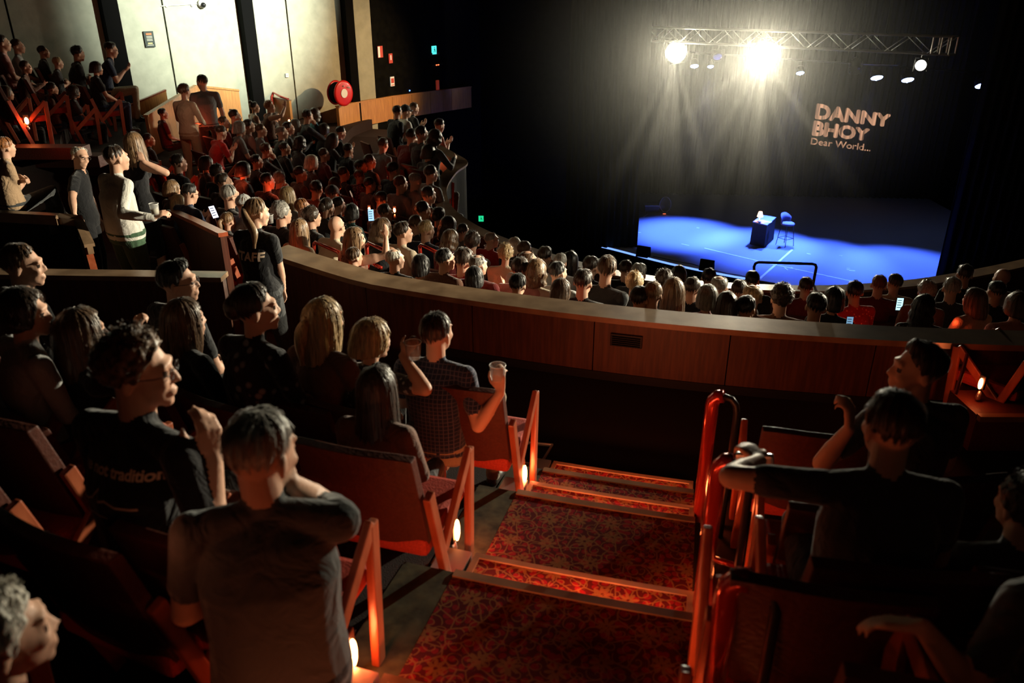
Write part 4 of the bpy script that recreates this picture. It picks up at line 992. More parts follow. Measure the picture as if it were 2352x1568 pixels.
o = tag(build('cable', MB().tube([at_drop(1640, 620, 7.78), at_drop(1670, 628, 7.78), at_drop(1700, 632, 7.78), at_drop(1722, 638, 7.78)], .01, 5), M_BLACK), 'thin black cable on the stage right of the second monitor', 'cable')
# equipment at the back left of the stage
p = at_drop(1496, 486, 7.8); e = tag(empty('amplifier', p), 'low dark equipment case at the back left of the stage', 'case')
build('case', MB().box((0, 0, .14), (.55, .35, .22)), M_BLKSAT, e, bev=.01); build('lid', MB().box((0, 0, .27), (.57, .37, .03)), M_ALU, e, bev=.005)
for sx in (-1, 1): build('wheel', MB().lathe([(.03, -.015), (.03, .015)], (sx * .2, -.12, .03), 10, (1, 0, 0)), M_BLACK, e)
p = at_drop(1524, 486, 7.8); e = tag(empty('drum', p + Vector((0, 0, .28))), 'round drum-like fan on the floor at the back left of the stage', 'fan')
build('shell', MB().lathe([(.26, -.08), (.28, -.06), (.28, .06), (.26, .08)], n=24, axis=(.5, -.8, .2)), M_BLKSAT, e, True)
build('rim', MB().lathe([(.285, .055), (.295, .07), (.285, .085), (.27, .085), (.27, .06)], n=24, axis=(.5, -.8, .2)), M_ALU, e, True)
build('stand', MB().tube([(-.2, 0, -.28), (-.15, 0, -.1), (.15, 0, -.1), (.2, 0, -.28)], .012, 6), M_BLKSAT, e)
# black safety hoop on the balcony front, ramp of the ledge light
h0, h1 = at(1732, 660, 10.6), at(1866, 660, 10.6); ht = [h0, at(1732, 612, 10.6), at(1735, 605, 10.6), at(1742, 602, 10.6), at(1805, 604, 10.6), at(1866, 606, 10.6), at(1873, 608, 10.6), at(1875, 614, 10.6), h1]
tag(build('safety_rail', MB().tube(ht, .019, 10), M_BLKSAT, None, True), 'black tubular safety hoop standing on the balcony rail before the stage', 'rail')
bk = tag(empty('music_book', at_drop(1383, 602, 4.05)), 'open pale booklet lying on the balcony ledge', 'booklet')
build('page', MB().add([(-.17, -.1, .01), (0, -.12, .03), (0, .12, .03), (-.17, .12, .01)], [(0, 1, 2, 3)]), M_WHITE, bk); build('page', MB().add([(.17, -.1, .01), (0, -.12, .03), (0, .12, .03), (.17, .12, .01)], [(0, 3, 2, 1)]), M_WHITE, bk)

# ------------------------------------------------------------------ signs and fittings on the walls
def on_wall(px, py, off=.03): return wall_hit(px, py, off)
def wall_box(name, c, w_, h_, t, m, parent=None, u=None, n=None, dz=0, du=0, dn=0):
    u = u or wu; n = n or wn; M = Matrix((u, -n, Vector((0, 0, 1)))).transposed().to_4x4()
    b_ = MB().box((0, 0, 0), (w_, t, h_), M); o = build(name, b_, m, parent); o.location = u * du + n * dn + Vector((0, 0, dz)) if parent is not None else c; return o
def sign(px, py, w_, h_, mface, label, name='wall_sign', cat='sign', stripes=(), p=None, u=None, n=None):
    p = p if p is not None else on_wall(px, py); e = tag(empty(name, p), label, cat); wall_box('plate', p, w_, h_, .02, mface, e, u, n)
    for dz, du, ww, hh, m_ in stripes: wall_box('marking', p, ww, hh, .006, m_, e, u, n, dz, du, .013)
    return e
M_GRN = mat('sign_dark', (.03, .045, .04), .5); M_ORL = emat('sign_orange', (.9, .25, .08), .35); M_PALE = mat('sign_print', (.5, .5, .42), .6); M_YEL = mat('sign_yellow', (.8, .7, .25), .6)
sign(343, 90, .20, .31, M_GRN, 'small dark framed notice on the concrete wall left of the cable', stripes=((.10, 0, .11, .035, mat('print_red', (.8, .2, .08), .6)), (.055, 0, .12, .012, M_PALE), (.03, 0, .12, .012, M_PALE), (.0, 0, .12, .012, M_PALE), (-.025, 0, .12, .012, M_PALE), (-.08, 0, .09, .025, M_YEL), (-.115, 0, .13, .012, M_PALE)))
sign(659, 173, .075, .085, M_WHITE, 'small white switch plate on the concrete wall', 'wall_switch', 'switch', stripes=((0, 0, .03, .04, M_ALU),))
e = tag(empty('security_camera', on_wall(462, 9, .0)), 'round white security camera with a black dome on the concrete wall', 'camera')
o = build('mount', MB().lathe([(.085, 0), (.09, .05), (.06, .09)], n=18, axis=wn), M_WHITE, e, True); o = build('dome', MB().ell(wn * .10 + Vector((0, 0, -.02)), (.055, .055, .055)), M_BLKSAT, e, True)
e = tag(empty('conduit', on_wall(370, 12, .01)), 'thin white conduit running along the wall to the security camera', 'conduit')
pa, pb = on_wall(370, 14, .02), on_wall(457, 9, .02); build('pipe', MB().tube([pa - Vector(e.location), pb - Vector(e.location)], .008, 6), M_WHITE, e)
for x, y in ((383, 14), (441, 12)): c = on_wall(x, y, .02); build('clip', MB().box(c - Vector(e.location), (.03, .03, .05)), M_WHITE, e)
# fire hose reel
p = at(787, 214, 19.0); e = tag(empty('hose_reel', p), 'big round red fire hose reel above the end of the gold barrier', 'hose reel'); ax = Vector((.82, -.57, 0)).normalized()
build('drum', MB().lathe([(.25, -.24), (.25, .0)], n=32, axis=ax), M_BLACK, e, True)
build('rear_disc', MB().lathe([(.255, -.26), (.29, -.24), (.255, -.22)], n=32, axis=ax), M_RED, e, True)
build('front_disc', MB().lathe([(.26, .0), (.30, .015), (.30, .04), (.25, .05), (.05, .05)], n=36, axis=ax), M_RED, e, True)
build('label_disc', MB().lathe([(.105, .055), (.105, .062)], n=26, axis=ax), M_WHITE, e)
q = Vector((0, 0, 1)).rotation_difference(ax)
for a_, b__ in ((-.02, .17), (.12, .13), (.17, .12)): build('sticker', MB().box(ax * .053 + Vector((0, 0, 1)) * b__ + ax.cross(Vector((0, 0, 1))) * -a_, (.05, .03, .03)), M_WHITE, e)
build('bracket', MB().bar(-ax * .5, -ax * .1, .06, .06), M_BLACK, e)
# the dark corner wall carries small fire signs and exit signs
cu = (Vector((-1.0, 25.8, 0)) - w1).normalized(); cn = Vector((cu.y, -cu.x, 0))
def chit(px, py, off=.03):
    d = at(px, py, 1) - Vector((0, 0, H)); t = (w1 + cn * off).dot(cn) / Vector((d.x, d.y, 0)).dot(cn); return Vector((0, 0, H)) + d * t
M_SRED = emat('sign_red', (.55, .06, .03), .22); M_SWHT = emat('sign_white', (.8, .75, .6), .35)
sign(0, 0, .20, .28, M_SRED, 'upper red and white fire sign on the dark wall', stripes=((0, -.06, .08, .26, M_SWHT),), p=chit(873, 119), u=cu, n=cn)
sign(0, 0, .15, .24, M_SRED, 'lower red fire sign beside the upper one on the dark wall', stripes=((.02, 0, .04, .12, M_SWHT),), p=chit(897, 134), u=cu, n=cn)
sign(0, 0, .16, .24, M_SWHT, 'small white fire notice with a red circle low on the dark wall', stripes=((.02, 0, .12, .12, M_SRED), (-.09, 0, .12, .02, M_SRED)), p=chit(901, 187), u=cu, n=cn)
def exit_sign(p, w_, h_, c, s, label, u, n):
    e = tag(empty('exit_sign', p), label, 'exit sign'); wall_box('panel', p, w_, h_, .03, emat('exit_%d' % int(c[2] * 100), c, s), e, u, n)
    k = h_ / 2
    for (x0, z0, x1, z1, t) in ((0, .35, .1, .0, .22), (.1, 0, .45, -.25, .13), (.45, -.25, .35, -.6, .11), (.1, 0, -.15, -.35, .13), (-.15, -.35, -.5, -.45, .11), (0, .3, .4, .2, .1), (0, .3, -.3, .05, .1)):
        a = u * x0 * k * .9 + Vector((0, 0, z0 * k)) + n * .018; c_ = u * x1 * k * .9 + Vector((0, 0, z1 * k)) + n * .018
        build('running_figure', MB().bar(a, c_, t * k, .004, n.cross(c_ - a)), M_GRN, e)
    build('running_figure', MB().ell(u * -.02 * k + Vector((0, 0, .6 * k)) + n * .02, (.12 * k, .12 * k, .12 * k)), M_GRN, e)
    return e
exit_sign(chit(997, 115), .20, .22, (.10, .95, .90), 1.1, 'glowing turquoise running man exit sign high on the dark wall', cu, cn)
e = tag(empty('door_light', chit(1004, 149)), 'row of tiny red lights under the turquoise exit sign', 'indicator')
wall_box('bar', None, .55, .03, .03, M_BLKSAT, e, cu, cn)
for du in (-.06, .04): wall_box('red_dot', None, .04, .03, .02, emat('red_dot', (1, .15, .05), 3), e, cu, cn, 0, du, .02)
e = tag(empty('door_plate', chit(999, 124)), 'dim brown sign plate just below the turquoise exit sign', 'sign'); wall_box('plate', None, .42, .07, .02, mat('plate_brown', (.10, .05, .03), .6), e, cu, cn)
e = tag(empty('wall_phone', chit(1005, 195)), 'small dim red device on the dark wall above the barrier', 'device'); wall_box('case', None, .10, .26, .05, M_SRED, e, cu, cn)
p = at(1105, 502, 24.2); e = exit_sign(p, .15, .17, (.02, .85, .35), .9, 'small green running man exit sign low by the balcony rail', Vector((1, 0, 0)), Vector((0, -1, 0)))
b_ = MB().box(p + Vector((0, .20, -1.5)), (1.6, .3, 4.0)); struct(build('trim_7', b_, M_DWALL))
e = tag(empty('blue_indicator', chit(941, 208)), 'tiny blue indicator light above the gold barrier', 'indicator'); wall_box('dot', None, .03, .03, .02, emat('blue_dot', (.1, .25, 1), 5), e, cu, cn)
e = tag(empty('red_equipment_light', at_drop(1526, 491, 7.75)), 'tiny red glow on the stage in front of the round fan', 'indicator'); build('dot', MB().box((0, 0, 0), (.10, .02, .01)), emat('red_dot', (1, .15, .05), 3), e)

# ------------------------------------------------------------------ chairs
def frame_side(e, sx, full, w_=.055, t=.032):
    x = sx * .275
    A_ = (x, .20, .0); B_ = (x, .235, .60); C_ = (x, -.10, .30); D_ = (x, -.225, .66); E_ = (x, -.04, .0)
    if full:
        build('leg', MB().bar(A_, B_, w_, t, (0, 1, 0)), M_FRAME, e, bev=.008)
        build('brace', MB().bar(B_, C_, w_ * 1.05, t * .9, (0, 0, 1)), M_FRAME, e, bev=.008)
        build('slat', MB().bar(E_, D_, w_, t, (0, 1, 0)), M_FRAME, e, bev=.008)
    else:
        m_ = MB().bar(A_, B_, w_, t, (0, 1, 0)); m_.bar(B_, C_, w_, t * .9, (0, 0, 1)); m_.bar(E_, D_, w_, t, (0, 1, 0)); build('side_frame', m_, M_FRAME, e)
def arm_bar(e, sx): 
    build('armrest', MB().bar((sx * .275, -.20, .645), (sx * .275, .25, .625), .035, .055, (0, 0, 1)), M_FRAME, e, bev=.01)
def make_chair(full, sides=(-1, 1), arms=False, vin=None):
    e = empty('theatre_chair')
    build('seat', MB().box((0, .02, .375), (.50, .46, .09)), M_SEATR, e, bev=.03)
    b_ = MB(); n = 8; vs = []; fs = []
    for i in range(n + 1):
        x = -.25 + .5 * i / n; cv = .03 * (1 - (2 * i / n - 1) ** 2); 
        for y_, z_ in ((-.135, .40), (-.265, .86), (-.31, .855), (-.185, .38)): vs.append((x, y_ - cv, z_ + (.012 * (1 - abs(2 * i / n - 1) ** 4) if z_ > .6 else 0)))
    for i in range(n):
        for k in range(4): fs.append((4 * i + k, 4 * i + (k + 1) % 4, 4 * i + 4 + (k + 1) % 4, 4 * i + 4 + k))
    fs += [(3, 2, 1, 0), (4 * n, 4 * n + 1, 4 * n + 2, 4 * n + 3)]
    build('backrest', b_.add(vs, fs), vin or M_VINYL, e, bev=.006 if full else 0)
    for sx in sides:
        frame_side(e, sx, full)
        if arms: arm_bar(e, sx)
    return e
def copy_tree(o, parent=None):
    c = o.copy(); col.objects.link(c); c.parent = parent
    for ch in list(o.children): copy_tree(ch, c)
    return c
_near = _far = None; _fused = set()
def chair(loc, yaw, label, group=None, near=False, arms=False, sides=None):
    global _near, _far
    if sides is not None: c = make_chair(True, sides, arms)
    elif near:
        if _near is None: _near = make_chair(True); c = _near
        else: c = copy_tree(_near)
    else:
        if _far is None: _far = make_chair(False); c = _far
        else: c = copy_tree(_far)
    c.location = loc; c.rotation_euler = (0, 0, yaw); tag(c, label, 'chair', group)
    if not group and 'group' in c: del c['group']
    return c
# aisle lamp: small shaded lamp low on a chair side
def aisle_lamp(p, yaw, power, label, scale=1.0, lens=(.035, .075)):
    e = tag(empty('aisle_lamp', p, yaw), label, 'lamp')
    build('hood', MB().box((0, .0, .01), (.03 * scale, .07 * scale, .15 * scale)), M_BLKSAT, e, bev=.006)
    build('lens', MB().ell((.022 * scale, 0, .0), (.012 * scale, lens[0] * .62 * scale, lens[1] * .8 * scale), None, 12, 8), E_AISLE, e, True)
    build('bracket', MB().lathe([(.012, -.13), (.02, -.11), (.01, -.06)], n=10), M_CHROME, e, True)
    q = Matrix.Rotation(yaw, 3, 'Z') @ Vector((.075, 0, .0)) * scale
    light('POINT', 'aisle_lamp_light', Vector(p) + q, power, (1, .13, .035), None, .02)
    return e
# ------------------------------------------------------------------ the seated crowd
protos()
FOCUS = Vector((8.6, 24.6, 0))
def solve(px, py, hh, fl, d0=6.0, d1=34.0):
    """depth at which a head at this pixel is hh above the floor fl(r, alpha)"""
    prev = None; d = d0
    while d < d1:
        p = at(px, py, d); r, a = topol(p); g = (fl(r, a) - hh) - (H - p.z)
        if prev is not None and prev > 0 >= g: return at(px, py, d - .02)
        prev = g; d += .04
    return at(px, py, 14)
def stepB(r, a):
    k = min(range(7), key=lambda i: abs(r - ROWSB[i] + .05)); return floorB(ROWSB[k], a)
def seat_person(row, fl, stepf, group, gname, hh=1.2):
    px, py, pr, hair, hc, sk, top, gl, txt = row[:9]; ex = row[9] if len(row) > 9 else {}
    hw = at(px, py, ex['d']) if 'd' in ex else solve(px, py, hh + ex.get('up', 0), fl); r, a = topol(hw)
    if fl is floorB and 'd' not in ex and r > 12.45:
        dd = (hw - Vector((0, 0, H))).length
        while r > 12.45: hw = Vector((0, 0, H)) + (hw - Vector((0, 0, H))) * 1.004; r, a = topol(hw)
    if fl is floorB and 'd' not in ex:
        rm = interp(a, [(45, 9.25), (60, 8.3), (80, 7.4)])
        while r < rm: hw = Vector((0, 0, H)) + (hw - Vector((0, 0, H))) * .996; r, a = topol(hw)
    d = Vector((FOCUS.x - hw.x, FOCUS.y - hw.y)); y = yaw_to(d) + R(ex.get('yaw', rng.uniform(-9, 9)))
    fz = H - stepf(r, a); fz = max(fz, hw.z - 1.40)
    o = put_person(PROTO[pr], hw, fz, y, sk, hair, hc, top, ex.get('bot', rng.choice(['navy', 'black', 'dgrey'])), txt, None, gl, ex.get('hi', False), ex.get('L'), ex.get('hat', 'dgrey'))
    s = o.scale.x; Rz = Matrix.Rotation(y, 3, 'Z'); c = o.location + Rz @ Vector((0, .02, 0)); c.z = max(o.location.z, H - stepf(r, a) - .02)
    if not ex.get('nochair'): chair(c, y, gname, group)
    return o
DB = [
 (515, 420, 'm2', 'short', 'dark', 0, 'black', 0, 'dark-haired man, face lit red, behind the man with swept grey hair'),
 (529, 451, 'm0', 'short', 'grey', 0, 'black', 1, 'man with swept silver hair just left of the staff member’s head'),
 (561, 472, 'm1', 'cap', 'brown', 0, 'grey', 0, 'person in a cap with a pale brim, mostly hidden behind the staff member', {'hat': 'lgrey'}),
 (525, 509, 'w0', 'pony', 'lbrown', 0, 'dgrey', 0, 'woman with a tight light brown ponytail, left of the staff member’s shoulder', {'L': .16}),
 (648, 492, 'm0', 'curly', 'grey', 0, 'black', 0, 'man with short grey curls and a black top, right of the staff member'),
 (643, 414, 'm3', 'curly', 'grey', 0, 'dgrey', 0, 'grey-haired man with a red-lit cheek in front of an orange chair back'),
 (615, 418, 'm0', 'short', 'dark', 0, 'black', 0, 'dark-haired person beside the grey-haired man with the red-lit cheek'),
 (661, 452, 'w2', 'long', 'blond', 0, 'lgrey', 0, 'woman with long fair hair sitting tall, light top'),
 (696, 478, 'm2', 'short', 'ginger', 0, 'brown', 1, 'man with short sandy hair and glasses beside the tall fair woman'),
 (717, 500, 'm0', 'curly', 'dark', 0, 'black', 0, 'man with dark curls and a black T-shirt above the long-haired blonde'),
 (689, 530, 'w0', 'long', 'lbrown', 0, 'tan', 0, 'woman with long straight honey hair beside the first red handrail', {'L': .34}),
 (773, 521, 'm3', None, 'dark', 0, 'cream', 1, 'bald man with a grey beard and cream sweater, hand at his chin', {'yaw': -12}),
 (752, 478, 'w0', 'updo', 'dark', 0, 'dgrey', 0, 'woman with dark hair held by a shiny clip'),
 (778, 472, 'm0', 'short', 'dark', 0, 'black', 0, 'dark-haired man in black next to the woman with a shiny clip'),
 (809, 490, 'w2', 'bob', 'black', 1, 'teal:pattern', 1, 'woman with smooth black hair, glasses and dark green patterned top'),
 (727, 436, 'm1', 'short', 'dark', 1, 'brown', 0, 'broad dark-haired man in brown below the white-haired red-lit woman'),
 (763, 448, 'm4', 'cap', 'dark', 1, 'dgrey', 0, 'man in a dark peaked cap left of the raised phone'),
 (816, 549, 'w4', 'long', 'lbrown', 0, 'brown', 0, 'woman with straight light brown hair between the bald man and the red handrail', {'L': .2}),
 (878, 529, 'w1', 'wavy', 'brown', 0, 'black', 0, 'woman with wavy brown hair and bare arms, face lit, in a black vest', {'L': .14}),
 (926, 536, 'm2', 'quiff', 'dark', 0, 'cream', 0, 'young man with neat dark hair in a cream shirt, face lit'),
 (957, 516, 'm0', 'short', 'brown', 0, 'dgrey', 0, 'brown-haired man in dark grey behind the young man in the cream shirt'),
 (980, 530, 'm0', 'short', 'blond', 0, 'navy', 0, 'person with fair swept hair in a navy jumper'),
 (876, 460, 'm1', 'short', 'dark', 1, 'grey', 0, 'dark-haired man in front of the empty orange seats'),
 (885, 489, 'm2', 'short', 'dark', 1, 'dgrey', 1, 'man in glasses with red reflections right of the raised phone'),
 (814, 592, 'm0', 'short', 'brown', 0, 'maroon', 0, 'brown-haired man close behind the timber wall by the second red handrail', {'hi': 1}),
 (908, 597, 'm2', 'balding', 'white', 0, 'black', 0, 'bald man with a pale crown and black top just behind the timber wall', {'hi': 1}),
 (967, 612, 'w2', 'bob', 'black', 0, 'cream', 1, 'person with a thick black bob and cream top, cheek lit, at the timber wall', {'hi': 1, 'L': .1}),
 (1023, 598, 'm2', 'short', 'black', 0, 'brown', 1, 'black-haired person in glasses lifting a plastic cup', {'yaw': -5}),
 (1043, 654, 'w0', 'curly', 'white', 0, 'cream', 0, 'woman with a cloud of pale blonde curls at the timber wall', {'hi': 1}),
 (1008, 499, 'w0', 'updo', 'dark', 0, 'dgrey', 0, 'woman with dark hair and a bright hair band near the balcony end'),
 (1030, 520, 'w3', 'wavy', 'dark', 0, 'black', 0, 'woman with long dark waves left of the orange glow on the balcony front', {'L': .2}),
 (1035, 551, 'w3', 'wavy', 'brown', 0, 'maroon', 0, 'woman with brown wavy hair behind the man in the pale grey shirt', {'L': .16}),
 (1064, 532, 'm0', 'short', 'dark', 0, 'grey', 0, 'man with neat dark hair just below the orange glow on the balcony front'),
 (1084, 558, 'm1', 'curly', 'dark', 0, 'lgrey', 1, 'man with dark curls and glasses in a pale grey shirt'),
 (972, 484, 'm0', 'short', 'dark', 0, 'black', 0, 'dark-haired person near the second orange seat, upper row'),
 (1129, 552, 'm2', 'balding', 'grey', 0, 'red', 1, 'balding grey man in a red top holding a drink by the balcony front'),
 (1182, 567, 'w0', 'bob', 'white', 0, 'dgrey', 0, 'person with smooth silver hair leaning by the balcony front'),
 (1161, 585, 'w2', 'curly', 'blond', 0, 'cream', 1, 'woman with big swept fair curls, glasses and a cream blouse', {'hi': 1}),
 (1205, 576, 'm0', 'short', 'brown', 0, 'dgrey', 0, 'brown-haired man between the silver-haired person and the bald man'),
 (1213, 601, 'm2', 'balding', 'brown', 0, 'white', 0, 'balding man in a white shirt leaning forward'),
 (1196, 620, 'm0', 'short', 'dark', 0, 'pink', 0, 'man with short dark hair and a pink shirt behind the cream blouse'),
 (1190, 656, 'm0', 'short', 'black', 0, 'navy', 0, 'man with a tall tuft of black hair at the timber wall', {'hi': 1}),
 (1090, 640, 'w2', 'bob', 'black', 0, 'maroon', 0, 'woman with glossy black hair beside the pale blonde curls', {'hi': 1, 'L': .08}),
 (1099, 611, 'm2', 'balding', 'grey', 0, 'maroon', 0, 'balding grey person in maroon behind the glossy black hair'),
 (1252, 590, 'm0', 'short', 'dark', 0, 'black', 0, 'dark-haired man facing the stage left of the long black hair'),
 (1288, 604, 'm0', 'short', 'grey', 0, 'lgrey', 0, 'short grey-brown haired man in a light shirt beside the long black hair'),
 (1282, 628, 'm2', 'short', 'black', 0, 'lgrey', 0, 'person with smooth black hair in a light shirt, second row from the wall'),
 (1310, 602, 'w0', 'long', 'black', 0, 'lgrey', 0, 'woman with very long black hair over a pale top', {'L': .36}),
 (1288, 670, 'w0', 'bob', 'brown', 0, 'red', 0, 'person with a round brown crop in a red jacket at the timber wall', {'hi': 1, 'L': .04}),
 (1161, 680, 'w0', 'bob', 'auburn', 0, 'black', 0, 'auburn head barely rising above the timber wall', {'hi': 1, 'L': .1}),
 (1116, 672, 'm0', None, 'dark', 0, 'cream', 0, 'bald pink crown just over the timber wall'),
 (1235, 690, 'm1', 'short', 'black', 1, 'navy', 0, 'person in navy bending low behind the timber wall'),
 (1393, 622, 'm1', 'quiff', 'brown', 0, 'dgrey', 0, 'broad man with tousled brown hair and a dark grey shirt, sitting tall', {'hi': 1, 'up': .12}),
 (1357, 614, 'm0', 'short', 'dark', 0, 'black', 0, 'dark-haired person behind the broad man with tousled hair'),
 (1438, 620, 'm0', 'short', 'dark', 0, 'black', 0, 'black-haired person at the balcony front left of the short grey hair'),
 (1467, 631, 'm0', 'short', 'grey', 0, 'dgrey', 0, 'man with short silver hair by the balcony front'),
 (1457, 653, 'w0', 'curly', 'blond', 0, 'dgrey', 0, 'person with short fair curls below the short silver hair'),
 (1430, 698, 'm0', 'buzz', 'grey', 0, 'black', 0, 'man with cropped grey hair and red-lit ears at the timber wall', {'hi': 1}),
 (1470, 688, 'm2', 'short', 'dark', 0, 'black', 0, 'dark-haired man beside the cropped grey head at the wall', {'hi': 1}),
 (1500, 678, 'm0', 'short', 'lbrown', 0, 'navy', 0, 'light brown haired man in navy, third along from the cropped grey head'),
 (1525, 646, 'm0', 'curly', 'dark', 0, 'dgrey', 0, 'man with dark curls above the long fair hair'),
 (1558, 634, 'w0', 'long', 'black', 0, 'black', 0, 'woman with black hair in black at the balcony front', {'L': .25}),
 (1546, 674, 'w0', 'long', 'lbrown', 0, 'black', 0, 'woman with long tapering fair brown hair in a black top', {'hi': 1, 'L': .34}),
 (1588, 722, 'w0', 'bob', 'black', 0, 'black', 0, 'black-haired head with a bright rim low against the timber wall', {'hi': 1}),
 (1624, 686, 'w0', 'bob', 'grey', 0, 'maroon', 0, 'person with rounded grey hair and a maroon top', {'hi': 1, 'L': .04}),
 (1651, 662, 'm0', 'balding', 'grey', 0, 'dgrey', 0, 'balding man in grey beyond the rounded grey hair'),
 (1628, 640, 'm0', 'short', 'dark', 0, 'black', 0, 'dark-haired man by the second wedge monitor'),
 (1697, 668, 'm0', 'short', 'dark', 0, 'dgrey', 0, 'dark-haired person left of the hoop rail, second row'),
 (1727, 646, 'm0', 'short', 'black', 0, 'black', 0, 'dark head in front of the left post of the hoop rail'),
 (1725, 686, 'm1', 'balding', 'blond', 0, 'brown', 0, 'shiny balding head rising behind a dark head near the hoop rail'),
 (1714, 710, 'm2', 'short', 'black', 0, 'dgrey', 0, 'man with smooth black hair at the timber wall below the shiny bald head', {'hi': 1}),
 (1793, 688, 'm1', 'curly', 'dark', 0, 'brown', 0, 'broad man with thick dark hair in a brown shirt, right of the hoop rail', {'hi': 1}),
 (1873, 706, 'm1', 'short', 'black', 0, 'black', 0, 'man with short black hair and red-lit neck at the timber wall', {'hi': 1}),
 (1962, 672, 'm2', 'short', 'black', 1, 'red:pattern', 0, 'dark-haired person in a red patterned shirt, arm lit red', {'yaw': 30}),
 (1984, 728, 'm4', 'short', 'black', 1, 'black', 0, 'person with thick black hair holding a phone low at the timber wall', {'hi': 1}),
 (2018, 656, 'm0', 'short', 'auburn', 0, 'maroon', 0, 'auburn-haired person left of the man in the red-lit T-shirt'),
 (2054, 652, 'm1', 'short', 'dark', 1, 'tan', 0, 'dark-haired man in a tan T-shirt glowing red', {'hi': 1}),
 (2120, 708, 'w3', 'wavy', 'black', 1, 'dgrey:pattern', 0, 'woman with dark waves and a patterned top right of the bright phone', {'L': .24, 'hi': 1}),
 (2127, 672, 'w0', 'curly', 'grey', 0, 'brown', 0, 'grey curls in the row beyond the bright phone'),
 (2185, 664, 'm0', 'short', 'grey', 0, 'dgrey', 0, 'dim grey-haired man beyond the woman in tan'),
 (2237, 690, 'w2', 'long', 'brown', 0, 'tan', 0, 'woman in a tan top with red light on her elbow, far right', {'L': .2, 'yaw': 25, 'hi': 1}),
 (2286, 672, 'm1', 'short', 'black', 1, 'black', 0, 'dark bulky person at the right edge behind the woman in tan'),
 (2335, 704, 'w0', 'bob', 'brown', 0, 'pink', 0, 'person in a pinkish top at the right edge of the front block'),
 (2215, 632, 'm0', 'short', 'dark', 1, 'black', 0, 'dim dark-haired person on the far right of the balcony row'),
 (2300, 640, 'm1', None, 'grey', 1, 'lgrey', 0, 'person under a grey shawl on the far right of the balcony row'),
 (1066, 600, 'm5', 'short', 'dark', 0, 'red', 0, 'person in red beside the raised plastic cup'),
 (1232, 626, 'w0', 'wavy', 'lbrown', 0, 'cream', 0, 'light brown waves and a cream top behind the black tuft', {'L': .14}),
 (1340, 650, 'm0', 'short', 'dark', 0, 'black', 0, 'dark-haired person in black between the red jacket and the tousled man'),
 (1590, 664, 'm0', 'short', 'dark', 0, 'black', 0, 'dark-haired person right of the long fair brown hair'),
 (1668, 702, 'w0', 'long', 'dark', 0, 'dgrey', 0, 'dark long-haired woman in the shade below the balding man', {'L': .2}),
 (1850, 660, 'm0', 'short', 'dark', 0, 'maroon', 0, 'dim person low before the orange-lit balcony front'),
 (1915, 690, 'w0', 'bob', 'black', 1, 'black', 0, 'dim bobbed head beside the man with the red-lit neck'),
]
for row in DB: seat_person(row, floorB, stepB, 'timber theatre chairs of the front block', 'timber theatre chair under one of the crowd in the front block')
